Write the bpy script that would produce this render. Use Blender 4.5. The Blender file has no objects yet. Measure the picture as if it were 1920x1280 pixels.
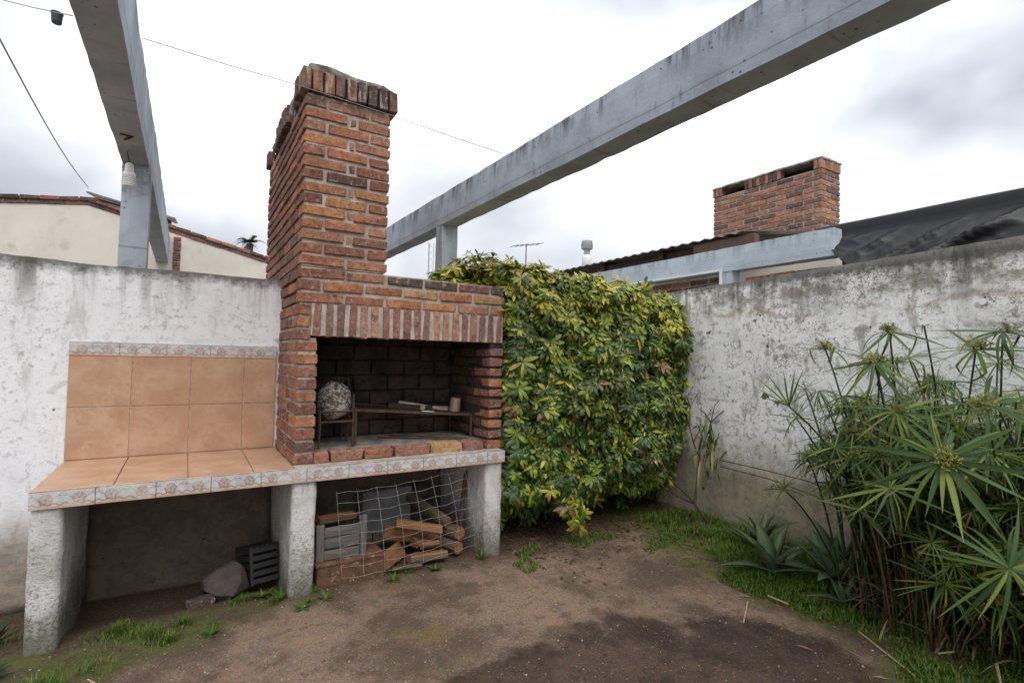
import bpy, math, random
import numpy as np
from mathutils import Matrix, Vector, noise, Euler

random.seed(7); rng = np.random.default_rng(7)
sc = bpy.context.scene
col = sc.collection
R = math.radians

# ------------------------------------------------------------------ camera
YAW, PITCH, ROLL, FPX = 0.56440502, 0.03392477, 0.02198781, 964.47
CAM = Vector((0, 0, 1.435))
def cam_axes():
    cy, sy, cp, sp = math.cos(YAW), math.sin(YAW), math.cos(PITCH), math.sin(PITCH)
    f = Vector((sy*cp, cy*cp, sp)); r = Vector((cy, -sy, 0)); u = r.cross(f)
    c, s = math.cos(ROLL), math.sin(ROLL)
    return c*r + s*u, -s*r + c*u, f
AR, AU, AF = cam_axes()
cd = bpy.data.cameras.new('camera'); cam = bpy.data.objects.new('camera', cd); col.objects.link(cam)
cd.sensor_width = 36; cd.lens = 36*FPX/1920; cd.clip_start = .02; cd.clip_end = 2000
m = Matrix((AR, AU, -AF)).transposed().to_4x4(); m.translation = CAM
cam.matrix_world = m
sc.camera = cam
def at(px, py, ax, v):
    """the point where the sight line through a photo pixel meets the plane axis=v (layout helper)"""
    d = AR*((px-960)/FPX) - AU*((py-640)/FPX) + AF
    return CAM + d*((v-CAM[ax])/d[ax])
def atd(px, py, depth):
    return CAM + (AR*((px-960)/FPX) - AU*((py-640)/FPX) + AF)*depth

# ------------------------------------------------------------------ sky, sun, exposure
SUN_EL, SUN_AZ = R(52), R(196)          # azimuth clockwise from +Y: behind the camera
w = bpy.data.worlds.new('World'); sc.world = w; w.use_nodes = True
nt = w.node_tree; nt.nodes.clear()
def WN(t, **k):
    n = nt.nodes.new(t)
    for a, b in k.items(): setattr(n, a, b)
    return n
out = WN('ShaderNodeOutputWorld'); bg = WN('ShaderNodeBackground'); bg.inputs[1].default_value = .1
sky = WN('ShaderNodeTexSky', sky_type='NISHITA', sun_disc=False, sun_elevation=SUN_EL, sun_rotation=SUN_AZ)
tc = WN('ShaderNodeTexCoord'); mp = WN('ShaderNodeMapping'); mp.inputs['Scale'].default_value = (1, 1, 1.6)
mp.inputs['Location'].default_value = (16.0, 3.9, 6.2)
n1 = WN('ShaderNodeTexNoise'); n1.inputs['Scale'].default_value = 1.5; n1.inputs['Detail'].default_value = 5; n1.inputs['Roughness'].default_value = .45; n1.inputs['Distortion'].default_value = .15
cr = WN('ShaderNodeValToRGB')
cr.color_ramp.elements[0].position = .35; cr.color_ramp.elements[0].color = (.30, .325, .375, 1)
cr.color_ramp.elements[1].position = .585; cr.color_ramp.elements[1].color = (1, 1, 1.01, 1)
sc_ = WN('ShaderNodeVectorMath', operation='SCALE'); sc_.inputs['Scale'].default_value = 9.9
mx = WN('ShaderNodeMix', data_type='RGBA'); mx.inputs[0].default_value = .94
L = nt.links.new
L(tc.outputs['Generated'], mp.inputs[0]); L(mp.outputs[0], n1.inputs[0]); L(n1.outputs[0], cr.inputs[0])
sx_ = WN('ShaderNodeSeparateXYZ'); ov = WN('ShaderNodeMapRange')      # overcast luminance: zenith about twice the horizon
ov.inputs[1].default_value = 0; ov.inputs[2].default_value = 1; ov.inputs[3].default_value = .80; ov.inputs[4].default_value = 1.75
om = WN('ShaderNodeMath', operation='MULTIPLY'); om.inputs[1].default_value = 9.0
L(tc.outputs['Generated'], sx_.inputs[0]); L(sx_.outputs[2], ov.inputs[0]); L(ov.outputs[0], om.inputs[0]); L(om.outputs[0], sc_.inputs['Scale'])
L(cr.outputs[0], sc_.inputs[0]); L(sky.outputs[0], mx.inputs[6]); L(sc_.outputs[0], mx.inputs[7])
L(mx.outputs[2], bg.inputs[0]); L(bg.outputs[0], out.inputs[0])
sl = bpy.data.lights.new('sun', 'SUN'); sl.energy = .9; sl.angle = R(35); sl.color = (1, .96, .9)
so = bpy.data.objects.new('sun', sl); col.objects.link(so)
sd = Vector((math.sin(SUN_AZ)*math.cos(SUN_EL), math.cos(SUN_AZ)*math.cos(SUN_EL), math.sin(SUN_EL)))
so.rotation_euler = sd.to_track_quat('Z', 'Y').to_euler(); so.location = sd*30
vs = sc.view_settings
vs.view_transform = 'Standard'; vs.look = 'None'; vs.gamma = 1; vs.use_curve_mapping = False; vs.exposure = 0.78

# ------------------------------------------------------------------ material helpers
class Mat:
    def __init__(s, name, rough=.8, spec=.3):
        s.m = bpy.data.materials.new(name); s.m.use_nodes = True; s.nt = s.m.node_tree
        s.b = s.nt.nodes['Principled BSDF']; s.b.inputs['Roughness'].default_value = rough
        s.b.inputs['Specular IOR Level'].default_value = spec
        s.pos = None
    def n(s, t, ins=None, out=0, **k):
        nd = s.nt.nodes.new(t)
        for a, b in k.items(): setattr(nd, a, b)
        for a, b in (ins or {}).items():
            if isinstance(b, bpy.types.NodeSocket): s.nt.links.new(b, nd.inputs[a])
            else: nd.inputs[a].default_value = b
        return nd.outputs[out]
    def world(s): return s.n('ShaderNodeNewGeometry', out='Position')
    def obj(s): return s.n('ShaderNodeTexCoord', out='Object')
    def map(s, v, scale=(1, 1, 1), loc=(0, 0, 0)): return s.n('ShaderNodeMapping', {0: v, 'Scale': scale, 'Location': loc})
    def noise(s, v, scale, detail=4, rough=.55, dist=0): return s.n('ShaderNodeTexNoise', {'Vector': v, 'Scale': scale, 'Detail': detail, 'Roughness': rough, 'Distortion': dist})
    def voro(s, v, scale, out=0, **k): return s.n('ShaderNodeTexVoronoi', {'Vector': v, 'Scale': scale}, out=out, **k)
    def ss(s, x, a, b, lo=0., hi=1.): return s.n('ShaderNodeMapRange', {0: x, 1: a, 2: b, 3: lo, 4: hi}, interpolation_type='SMOOTHSTEP')
    def math(s, op, a, b=0., c=0.): return s.n('ShaderNodeMath', {0: a, 1: b, 2: c}, operation=op)
    def mix(s, f, a, b, bt='MIX'):
        nd = s.nt.nodes.new('ShaderNodeMix'); nd.data_type = 'RGBA'; nd.blend_type = bt
        for i, v in ((0, f), (6, a), (7, b)):
            if isinstance(v, bpy.types.NodeSocket): s.nt.links.new(v, nd.inputs[i])
            elif i == 0: nd.inputs[0].default_value = v
            else: nd.inputs[i].default_value = (*v, 1)[:4]
        return nd.outputs[2]
    def sep(s, v): 
        nd = s.nt.nodes.new('ShaderNodeSeparateXYZ'); s.nt.links.new(v, nd.inputs[0]); return nd.outputs
    def col(s, c): 
        if isinstance(c, bpy.types.NodeSocket): s.nt.links.new(c, s.b.inputs['Base Color'])
        else: s.b.inputs['Base Color'].default_value = (*c, 1)
    def rough(s, c): s.nt.links.new(c, s.b.inputs['Roughness'])
    def bump(s, h, strength=.4, dist=.01):
        s.nt.links.new(s.n('ShaderNodeBump', {'Height': h, 'Strength': strength, 'Distance': dist}), s.b.inputs['Normal'])

def mat_brick(name, sooty=0., cap=False):
    M = Mat(name, .9, .15); o = M.world()
    ci = M.n('ShaderNodeObjectInfo', out='Color'); rnd = M.n('ShaderNodeObjectInfo', out='Random')
    big = M.noise(o, 11, 6, .65, .4); fine = M.noise(o, 85, 5, .75); mid = M.noise(o, 34, 5, .7)
    c = M.mix(M.ss(big, .36, .66), ci, M.mix(1., ci, (1.30, 1.35, 1.35), 'MULTIPLY'))
    c = M.mix(M.ss(mid, .44, .66, 0, .62), c, M.mix(1., c, (.48, .46, .50), 'MULTIPLY'))
    c = M.mix(M.ss(fine, .46, .72, 0, .7), c, (.085, .05, .042))
    c = M.mix(M.ss(M.noise(M.map(o, loc=(4, 0, 2)), 13, 6, .7, .5), .55, .68, 0, .8), c, (.065, .05, .045))
    c = M.mix(M.ss(M.noise(M.map(o, loc=(1, 7, 2)), 26, 6, .75), .53, .66, 0, .72), c, (.45, .39, .335))
    if cap:
        c = M.mix(M.ss(M.noise(M.map(o, (14, 14, 2.2)), 1.6, 6, .7), .40, .62, 0, .8), c, (.075, .065, .06))
        c = M.mix(M.ss(M.noise(M.map(o, (16, 16, 2.0), (3, 1, 7)), 1.9, 6, .7), .56, .66, 0, .8), c, (.55, .52, .48))
    if sooty: c = M.mix(sooty, c, (.02, .018, .017))
    M.col(c); M.bump(M.math('ADD', M.math('ADD', M.math('MULTIPLY', big, .8), mid), fine), .8, .011)
    return M.m
def mat_mortar(name='mortar', c0=(.50, .455, .39), c1=(.29, .255, .215)):
    M = Mat(name, .95, .1); o = M.world(); a = M.noise(o, 12, 5, .65); f = M.noise(o, 120, 3, .7)
    c = M.mix(M.ss(a, .38, .66), c0, c1); c = M.mix(M.ss(f, .5, .75, 0, .6), c, (.12, .1, .085))
    M.col(c); M.bump(f, .7, .006); return M.m
def mat_wall(name, top, grime, base=(.76, .765, .78), seed=0., zmoss=.45, foot=(.15, .115, .07)):
    """old whitewashed render: mould running down from the top, block courses ghosting through, holes, damp foot"""
    M = Mat(name, .9, .15); p = M.map(M.world(), loc=(seed, seed*.7, 0)); x, y, z = M.sep(M.world())
    b = M.noise(p, 1.7, 8, .62); f = M.noise(p, 26, 6, .75); g = M.noise(p, 120, 3, .7); md = M.noise(p, 8, 7, .72, .4)
    c = M.mix(M.ss(b, .45, .70, 0, .35+.2*grime), base, tuple(v*.78 for v in base[:2]) + (base[2]*.72,))
    # blotchy grey where the paint has worn thin
    th = .585-.035*grime
    c = M.mix(M.ss(md, th, th+.05, 0, .25+.45*grime), c, (.25, .23, .205))
    c = M.mix(M.ss(M.noise(M.map(p, (1.1, 1.1, 2.4)), 12, 9, .8, .5), .575-.02*grime, .61, 0, .3+.5*grime), c, (.17, .155, .135))
    c = M.mix(M.math('MULTIPLY', M.ss(f, .545, .60), M.ss(M.noise(p, 3.1, 5, .6), .47, .58, .08, .35+.5*grime)), c, (.13, .12, .10))
    blk = M.n('ShaderNodeTexBrick', {'Vector': M.n('ShaderNodeCombineXYZ', {0: M.math('ADD', M.math('ADD', x, y), M.math('MULTIPLY', md, .05)), 1: M.math('ADD', z, M.math('MULTIPLY', md, .05)), 2: 0.}), 'Color1': (0, 0, 0, 1), 'Color2': (1, 1, 1, 1), 'Mortar': (.5, .5, .5, 1), 'Scale': 1., 'Mortar Size': .0, 'Bias': 0., 'Brick Width': .41, 'Row Height': .205})
    c = M.mix(M.math('MULTIPLY', M.ss(blk, .55, .95), M.math('MULTIPLY', M.ss(M.noise(p, 9, 7, .75), .42, .60), .05+.30*grime)), c, (.27, .25, .225))
    # upright blotches, like rain marks
    c = M.mix(M.math('MULTIPLY', M.ss(M.noise(M.map(p, (5, 5, 1.2)), 2.3, 7, .7, .3), .55-.02*grime, .66), .25+.45*grime), c, (.23, .21, .185))
    if grime > .6:                                   # rusty tan weeping along an old repair, fine soot speckle
        tan = M.math('MULTIPLY', M.ss(M.math('ABSOLUTE', M.math('SUBTRACT', z, M.math('ADD', top-.30, M.math('MULTIPLY', M.math('SUBTRACT', M.noise(p, 2.5, 6, .65), .5), .35)))), .0, .035, 1, 0), M.ss(M.noise(p, 6, 4), .4, .55))
        c = M.mix(M.math('MULTIPLY', tan, .6), c, (.40, .28, .17))
        band = M.math('MULTIPLY', M.ss(M.math('ABSOLUTE', M.math('SUBTRACT', z, M.math('ADD', top-.17, M.math('MULTIPLY', md, .06)))), .03, .10, 1, 0), M.ss(M.noise(M.map(p, (2.2, 2.2, 3)), 2., 6, .7), .42, .58))
        c = M.mix(M.math('MULTIPLY', band, .75), c, (.20, .175, .14))
        c = M.mix(M.math('MULTIPLY', M.ss(M.noise(p, 70, 4, .8), .52, .62), M.ss(M.noise(M.map(p, loc=(3, 8, 1)), 2.6, 6, .65), .46, .62)), c, (.16, .15, .135))
    # mould from the top
    patch = M.ss(M.noise(M.map(p, (1, 1, .2)), 1.9, 4, .6), .42, .62)
    st = M.noise(M.map(p, (9, 9, .7)), 1.0, 7, .7, .3)
    tz = M.ss(M.math('ADD', z, M.math('MULTIPLY', M.noise(M.map(p, (4, 4, .8)), 1.5, 5), .5)), top-.22, top+.30)
    c = M.mix(M.math('MULTIPLY', M.math('MULTIPLY', M.math('MULTIPLY', M.ss(st, .42, .62), tz), M.math('ADD', .35, M.math('MULTIPLY', patch, .65))), .95), c, (.085, .08, .07))
    tz2 = M.ss(M.math('ADD', z, M.math('MULTIPLY', M.math('ADD', f, md), .10)), top+.0, top+.085)
    c = M.mix(M.math('MULTIPLY', tz2, .9), c, (.07, .065, .055))
    # ghosting block courses
    fr = M.math('FRACT', M.math('DIVIDE', M.math('ADD', z, M.math('MULTIPLY', md, .06)), .205))
    ln = M.math('MULTIPLY', M.ss(M.math('ABSOLUTE', M.math('SUBTRACT', fr, .5)), .0, .17, 1, 0), M.ss(M.noise(p, 4.5, 6, .7), .5, .66))
    c = M.mix(M.math('MULTIPLY', ln, .2+.5*grime), c, (.17, .16, .14))
    # damp foot
    ft = M.ss(M.math('ADD', z, M.math('MULTIPLY', M.noise(p, 3.2, 6, .65), -.7)), zmoss-.65, zmoss-.12, 1, 0)
    c = M.mix(M.math('MULTIPLY', ft, .85), c, M.mix(M.ss(md, .42, .62), foot, tuple(v*1.9 for v in foot)))
    # holes knocked through the coat
    hole = M.math('MULTIPLY', M.ss(M.noise(M.map(p, loc=(9, 3, 1)), 10, 3, .5), .70, .72), M.ss(M.noise(p, 2.2, 2), .48, .58))
    pit = M.math('MULTIPLY', M.ss(M.math('ADD', M.voro(p, 13), M.math('MULTIPLY', f, .12)), .13, .18, 1, 0), M.ss(M.noise(p, 4, 3), .60, .66))
    hole = M.math('MAXIMUM', hole, pit)
    c = M.mix(M.math('MULTIPLY', hole, .9), c, (.045, .04, .034))
    c = M.mix(M.ss(g, .58, .75, 0, .3), c, (.18, .165, .145))
    M.col(c); h = M.math('SUBTRACT', M.math('ADD', md, M.math('MULTIPLY', f, .8)), M.math('MULTIPLY', hole, 1.5))
    M.bump(M.math('ADD', h, M.math('MULTIPLY', g, .3)), .35, .014); return M.m
def mat_leg():
    M = Mat('roughcast', .95, .1); p = M.world(); x, y, z = M.sep(p)
    f = M.noise(p, 60, 5, .75); b = M.noise(p, 5, 5, .6)
    b2 = M.noise(p, 14, 6, .7); g = M.noise(p, 170, 3, .7)
    c = M.mix(M.ss(b, .4, .65), (.74, .73, .72), (.55, .53, .50))
    wear = M.math('ADD', M.math('ADD', M.math('MULTIPLY', f, .65), M.math('MULTIPLY', b2, .35)), M.ss(M.math('ADD', z, M.math('MULTIPLY', b, .3)), .0, .8, .075, -.05))
    c = M.mix(M.ss(wear, .49, .62, 0, .85), c, M.mix(M.ss(g, .4, .6), (.15, .125, .10), (.34, .31, .26)))
    c = M.mix(M.ss(M.noise(M.map(p, (6, 6, 1)), 2, 6, .7), .55, .7, 0, .5), c, (.20, .18, .15))
    c = M.mix(M.ss(M.math('ADD', z, M.math('MULTIPLY', b, -.35)), -.2, .12, .75, 0), c, (.10, .095, .06))
    M.col(c); M.bump(f, .9, .014); return M.m
def mat_concrete(name, a, b, d=(.10, .10, .10), streak=.7, world=True):
    M = Mat(name, .75, .25); p = M.world(); x, y, z = M.sep(M.n('ShaderNodeTexCoord', out='Generated'))
    n = M.noise(p, 3, 7, .65); f = M.noise(p, 45, 5, .7)
    c = M.mix(M.ss(n, .35, .68), a, b)
    c = M.mix(M.ss(M.noise(M.map(p, (1, 9, 2.5)), 1.6, 6, .7), .56, .70, 0, .6*streak), c, d)
    st = M.math('MULTIPLY', M.ss(M.noise(M.map(p, (11, 11, 1.1)), 1, 6, .7), .46, .62), M.ss(z, .35, 1.0))
    c = M.mix(M.math('MULTIPLY', st, streak), c, d)
    pit = M.math('MULTIPLY', M.ss(M.voro(p, 30), .12, .2, 1, 0), M.ss(M.noise(p, 7, 2), .54, .6))
    c = M.mix(M.math('MULTIPLY', pit, .8), c, (.05, .05, .05))
    lin = M.ss(M.math('ABSOLUTE', M.math('SUBTRACT', z, M.math('ADD', .17, M.math('MULTIPLY', n, .05)))), .004, .016, .5, 0)
    c = M.mix(M.math('MULTIPLY', lin, streak), c, (.11, .11, .11))
    M.col(c); M.bump(M.math('ADD', M.math('MULTIPLY', n, .6), M.math('SUBTRACT', M.math('MULTIPLY', f, .5), pit)), .45, .012); return M.m
def mat_simple(name, a, b, scale=12, rough=.8, spec=.3, bump=.3, fine=80, dirt=None, metal=0, coords='obj', dist=.006):
    M = Mat(name, rough, spec); p = M.obj() if coords == 'obj' else M.world()
    n = M.noise(p, scale, 6, .65, .3); f = M.noise(p, fine, 4, .7)
    c = M.mix(M.ss(n, .36, .66), a, b)
    if dirt: c = M.mix(M.ss(M.noise(p, scale*1.7, 6, .7), .55, .68, 0, .8), c, dirt)
    M.col(c); M.b.inputs['Metallic'].default_value = metal
    if bump: M.bump(M.math('ADD', n, M.math('MULTIPLY', f, .6)), bump, dist)
    return M.m
def mat_wood(name, a, b, axis=0, dark=(.05, .03, .02)):
    M = Mat(name, .85, .2); s = [22, 22, 22]; s[axis] = 2.2
    p = M.map(M.obj(), tuple(s)); n = M.noise(p, 1.4, 7, .7, .6); g = M.noise(p, 5, 4, .7)
    c = M.mix(M.ss(n, .35, .65), a, b); c = M.mix(M.ss(g, .58, .72, 0, .7), c, dark)
    M.col(c); M.bump(M.math('ADD', n, g), .6, .006); return M.m
def mat_leaf(name, rough=.4, trans=.25, spec=.4):
    M = Mat(name, rough, spec); a = M.n('ShaderNodeVertexColor', layer_name='Col', out=0)
    f = M.noise(M.world(), 40, 3); c = M.mix(M.ss(f, .3, .7, 0, .35), a, M.mix(1., a, (.55, .6, .5), 'MULTIPLY'))
    M.col(c)
    t = M.nt.nodes.new('ShaderNodeBsdfTranslucent'); M.nt.links.new(c, t.inputs[0])
    ms = M.nt.nodes.new('ShaderNodeMixShader'); ms.inputs[0].default_value = trans
    o = M.nt.nodes['Material Output']
    M.nt.links.new(M.b.outputs[0], ms.inputs[1]); M.nt.links.new(t.outputs[0], ms.inputs[2]); M.nt.links.new(ms.outputs[0], o.inputs[0])
    return M.m
def mat_ground():
    M = Mat('earth', .92, .25); p = M.world(); x, y, z = M.sep(p)
    b = M.noise(p, 1.3, 7, .6); f = M.noise(p, 60, 5, .75); g = M.noise(p, 190, 3, .75); mid = M.noise(p, 7, 6, .65)
    grit = M.voro(p, 130, out=1)
    c = M.mix(M.ss(b, .40, .60), (.30, .20, .135), (.145, .094, .063))
    c = M.mix(M.ss(mid, .44, .66, 0, .55), c, (.19, .145, .115))
    c = M.mix(.30, c, grit, 'SOFT_LIGHT')
    c = M.mix(M.ss(g, .42, .70, 0, .8), c, (.07, .048, .038))
    c = M.mix(M.ss(f, .57, .66, 0, .7), c, (.42, .33, .265))
    c = M.mix(M.ss(M.noise(p, 2.6, 8, .7), .48, .60, 0, .62), c, (.095, .066, .048))
    c = M.mix(M.ss(M.noise(M.map(p, loc=(5, 2, 0)), 19, 6, .75), .55, .62, 0, .6), c, (.085, .06, .045))
    # damp patch (wet, darker, a bit glossier)
    dx = M.math('SUBTRACT', x, 1.62); dy = M.math('SUBTRACT', y, 1.12)
    dd = M.math('SQRT', M.math('ADD', M.math('MULTIPLY', M.math('MULTIPLY', dx, dx), .75), M.math('MULTIPLY', dy, dy)))
    wet = M.ss(M.math('ADD', dd, M.math('MULTIPLY', M.math('SUBTRACT', M.noise(p, 2.0, 8, .62), .5), 1.25)), 1.06, 1.20, 1, 0)
    c = M.mix(M.math('MULTIPLY', wet, .86), c, M.mix(1., c, (.29, .265, .265), 'MULTIPLY'))
    # soil and moss: the bed by the right-hand wall, the strip under the hedge, the bench side
    nz = M.math('MULTIPLY', M.math('SUBTRACT', M.noise(p, 3, 5, .6), .5), .7)
    bed = M.ss(M.math('ADD', M.math('ADD', x, M.math('MULTIPLY', y, -.17)), nz), 2.62, 2.95)
    bed2 = M.ss(M.math('ADD', y, nz), 3.12, 3.42)
    bed3 = M.math('MULTIPLY', M.ss(M.math('ADD', M.math('ADD', y, M.math('MULTIPLY', x, -.4)), nz), 2.85, 3.15), M.ss(x, .2, .9, 1, 0))
    soil = M.math('MAXIMUM', M.math('MAXIMUM', bed, bed2), bed3)
    c = M.mix(M.math('MULTIPLY', soil, .9), c, M.mix(M.ss(f, .4, .66), (.055, .036, .024), (.12, .082, .053)))
    moss = M.math('MULTIPLY', M.math('MAXIMUM', bed, M.math('MULTIPLY', M.math('MULTIPLY', bed3, .6), M.ss(y, 3.25, 3.5, 1, 0))), M.ss(M.noise(p, 5, 5, .6), .38, .55))
    c = M.mix(M.math('MULTIPLY', moss, .85), c, M.mix(M.ss(mid, .4, .6), (.055, .10, .013), (.10, .135, .02)))
    ring = M.math('MULTIPLY', M.ss(M.noise(M.map(p, (1, 1, 1), (3.3, 1, 0)), 2.1, 4), .60, .68), M.ss(y, 1.9, 2.6))
    c = M.mix(M.math('MULTIPLY', ring, .35), c, (.22, .15, .03))
    M.col(c)
    rr = M.math('SUBTRACT', .93, M.math('MULTIPLY', wet, .25)); M.rough(rr)
    M.bump(M.math('ADD', M.math('ADD', M.math('MULTIPLY', f, .6), M.math('MULTIPLY', g, .55)), M.math('MULTIPLY', mid, .8)), .7, .016); return M.m
def mat_tile():
    M = Mat('glazed_terracotta', .38, .4); p = M.obj(); r = M.n('ShaderNodeObjectInfo', out='Random')
    q = M.map(M.world(), (1, 1, 1)); n = M.noise(q, 6.5, 6, .6, .1); f = M.noise(q, 45, 4, .6)
    c = M.mix(M.ss(n, .36, .66), (.46, .272, .168), (.57, .385, .262))
    c = M.mix(M.ss(M.noise(q, 13, 6, .65, .1), .46, .68, 0, .5), c, (.37, .18, .095))
    c = M.mix(M.math('MULTIPLY', r, .25), c, (.36, .19, .10)); M.col(c)
    M.rough(M.ss(n, .3, .7, .33, .5)); M.bump(M.math('ADD', n, M.math('MULTIPLY', f, .3)), .15, .004); return M.m
def mat_border(h):
    """printed border tile: rosettes, scrolls and a peach foot band; local x along, local z up, metres"""
    M = Mat('border_print', .35, .4); o = M.obj(); x, y, z = M.sep(o)
    wob = M.noise(o, 60, 3); f = M.noise(M.world(), 25, 5, .65)
    P = .125
    u = M.math('MULTIPLY', M.math('SUBTRACT', M.math('FRACT', M.math('DIVIDE', x, P)), .5), P)
    v = M.math('SUBTRACT', z, h*.50)
    rr = M.math('SQRT', M.math('ADD', M.math('MULTIPLY', u, u), M.math('MULTIPLY', v, v)))
    th = M.math('ARCTAN2', u, v)
    c = M.mix(M.ss(f, .35, .65), (.60, .59, .585), (.47, .46, .46))
    # leaf scrolls
    u2 = M.math('MULTIPLY', M.math('SUBTRACT', M.math('FRACT', M.math('ADD', M.math('DIVIDE', x, P), .5)), .5), P)
    r2 = M.math('SQRT', M.math('ADD', M.math('MULTIPLY', u2, u2), M.math('POWER', M.math('SUBTRACT', z, h*.20), 2)))
    sc1 = M.ss(M.math('ABSOLUTE', M.math('SUBTRACT', r2, h*.52)), .0012, .003, 1, 0)
    sc2 = M.ss(M.math('ABSOLUTE', M.math('SUBTRACT', M.math('ABSOLUTE', u2), M.math('MULTIPLY', M.math('SINE', M.math('MULTIPLY', z, 120.)), .014))), .0015, .005, 1, 0)
    c = M.mix(M.math('MULTIPLY', M.math('MULTIPLY', sc2, M.ss(z, h*.3, h*.4)), .55), c, (.25, .21, .25))
    c = M.mix(M.math('MULTIPLY', sc1, .6), c, (.18, .17, .19))
    # rosette: disc, five petals, ring
    R0 = h*.29
    pet = M.math('ADD', R0*.5, M.math('MULTIPLY', M.math('COSINE', M.math('MULTIPLY', th, 5.)), R0*.38))
    brk = M.ss(M.noise(o, 150, 3, .7), .38, .6, .35, 1.)
    c = M.mix(M.math('MULTIPLY', M.ss(rr, R0*1.0, R0*1.18, .72, 0), brk), c, (.24, .14, .11))
    c = M.mix(M.math('MULTIPLY', M.ss(M.math('SUBTRACT', rr, pet), -.003, .002, .85, 0), brk), c, (.56, .44, .38))
    c = M.mix(M.ss(rr, R0*.12, R0*.2, .9, 0), c, (.22, .11, .08))
    # wavy brown vine and peach foot
    vine = M.ss(M.math('ABSOLUTE', M.math('SUBTRACT', z, M.math('ADD', h*.23, M.math('MULTIPLY', M.math('SINE', M.math('MULTIPLY', x, 150.)), h*.05)))), .002, .006, .75, 0)
    c = M.mix(vine, c, (.27, .14, .09))
    c = M.mix(M.ss(z, h*.13, h*.17, 1, 0), c, (.52, .34, .24))
    c = M.mix(M.ss(z, h*.93, h*.96, 0, .75), c, (.16, .13, .12))
    c = M.mix(M.ss(M.noise(M.world(), 30, 6, .75), .58, .70, 0, .7), c, (.20, .16, .13))
    c = M.mix(M.ss(M.noise(M.map(M.world(), (1, 1, 1), (2, 0, 0)), 9, 6, .7), .48, .62, 0, .45), c, (.66, .62, .57))
    M.col(c); M.bump(M.math('ADD', rr, f), .1, .002); return M.m

# ------------------------------------------------------------------ object helpers
W = {}
def link(o, parent=None, mw=None):
    mw = mw or Matrix.Identity(4); col.objects.link(o); W[o] = mw
    if parent is not None:
        o.parent = parent; o.matrix_basis = W[parent].inverted() @ mw
    else: o.matrix_basis = mw
    return o
def props(o, label=None, cat=None, group=None, kind=None):
    if label: o['label'] = label
    if cat: o['category'] = cat
    if group: o['group'] = group
    if kind: o['kind'] = kind
    return o
def thing(name, loc, label, cat, group=None):
    o = bpy.data.objects.new(name, None); o.empty_display_size = .1
    link(o, None, Matrix.Translation(loc)); return props(o, label, cat, group)
def T(x, y, z): return Matrix.Translation((x, y, z))
def RX(a): return Matrix.Rotation(a, 4, 'X')
def RY(a): return Matrix.Rotation(a, 4, 'Y')
def RZ(a): return Matrix.Rotation(a, 4, 'Z')
class MB:
    def __init__(s): s.v = []; s.f = []; s.mi = []
    def add(s, vs, fs, mi=0):
        k = len(s.v); s.v += [tuple(a) for a in vs]; s.f += [tuple(i+k for i in f) for f in fs]; s.mi += [mi]*len(fs); return s
    def box(s, x0, x1, y0, y1, z0, z1, M=None, ch=0., mi=0):
        if ch <= 0:
            v = [(x, y, z) for x in (x0, x1) for y in (y0, y1) for z in (z0, z1)]
            f = [(0, 1, 3, 2), (4, 6, 7, 5), (0, 4, 5, 1), (2, 3, 7, 6), (0, 2, 6, 4), (1, 5, 7, 3)]
        else:
            v, f = chamfer(x0, x1, y0, y1, z0, z1, ch)
        if M is not None: v = [M @ Vector(a) for a in v]
        return s.add(v, f, mi)
    def tube(s, pts, r, n=6, mi=0, cap=True):
        pts = [Vector(p) for p in pts]; rs = r if isinstance(r, (list, tuple)) else [r]*len(pts); vs = []; fs = []
        prev = None
        for i, p in enumerate(pts):
            t = (pts[min(i+1, len(pts)-1)] - pts[max(i-1, 0)]).normalized()
            a = t.orthogonal().normalized() if prev is None else (prev - t*prev.dot(t)).normalized(); prev = a
            b = t.cross(a)
            for k in range(n):
                q = 2*math.pi*k/n; vs.append(p + (a*math.cos(q) + b*math.sin(q))*rs[i])
        for i in range(len(pts)-1):
            for k in range(n): fs.append((i*n+k, i*n+(k+1) % n, (i+1)*n+(k+1) % n, (i+1)*n+k))
        if cap: fs += [tuple(range(n-1, -1, -1)), tuple(range((len(pts)-1)*n, len(pts)*n))]
        return s.add(vs, fs, mi)
    def lathe(s, prof, n=16, M=None, mi=0, cap=True):
        vs = [((r*math.cos(2*math.pi*k/n)), r*math.sin(2*math.pi*k/n), z) for r, z in prof for k in range(n)]
        fs = [(i*n+k, i*n+(k+1) % n, (i+1)*n+(k+1) % n, (i+1)*n+k) for i in range(len(prof)-1) for k in range(n)]
        if cap: fs += [tuple(range(n-1, -1, -1)), tuple(range((len(prof)-1)*n, len(prof)*n))]
        if M is not None: vs = [M @ Vector(a) for a in vs]
        return s.add(vs, fs, mi)
    def mesh(s, name, mats, smooth=False):
        me = bpy.data.meshes.new(name); me.from_pydata(s.v, [], s.f)
        for a in (mats if isinstance(mats, (list, tuple)) else [mats]): me.materials.append(a)
        me.polygons.foreach_set('material_index', s.mi)
        if smooth: me.polygons.foreach_set('use_smooth', [True]*len(s.f))
        me.update(); return me
    def obj(s, name, mats, parent=None, mw=None, smooth=False, local=True):
        """vertices are in world space unless mw is given"""
        me = s.mesh(name, mats, smooth)
        if mw is None and parent is not None:
            me.transform(W[parent].inverted()); mw = W[parent]
        return link(bpy.data.objects.new(name, me), parent, mw)
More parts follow.
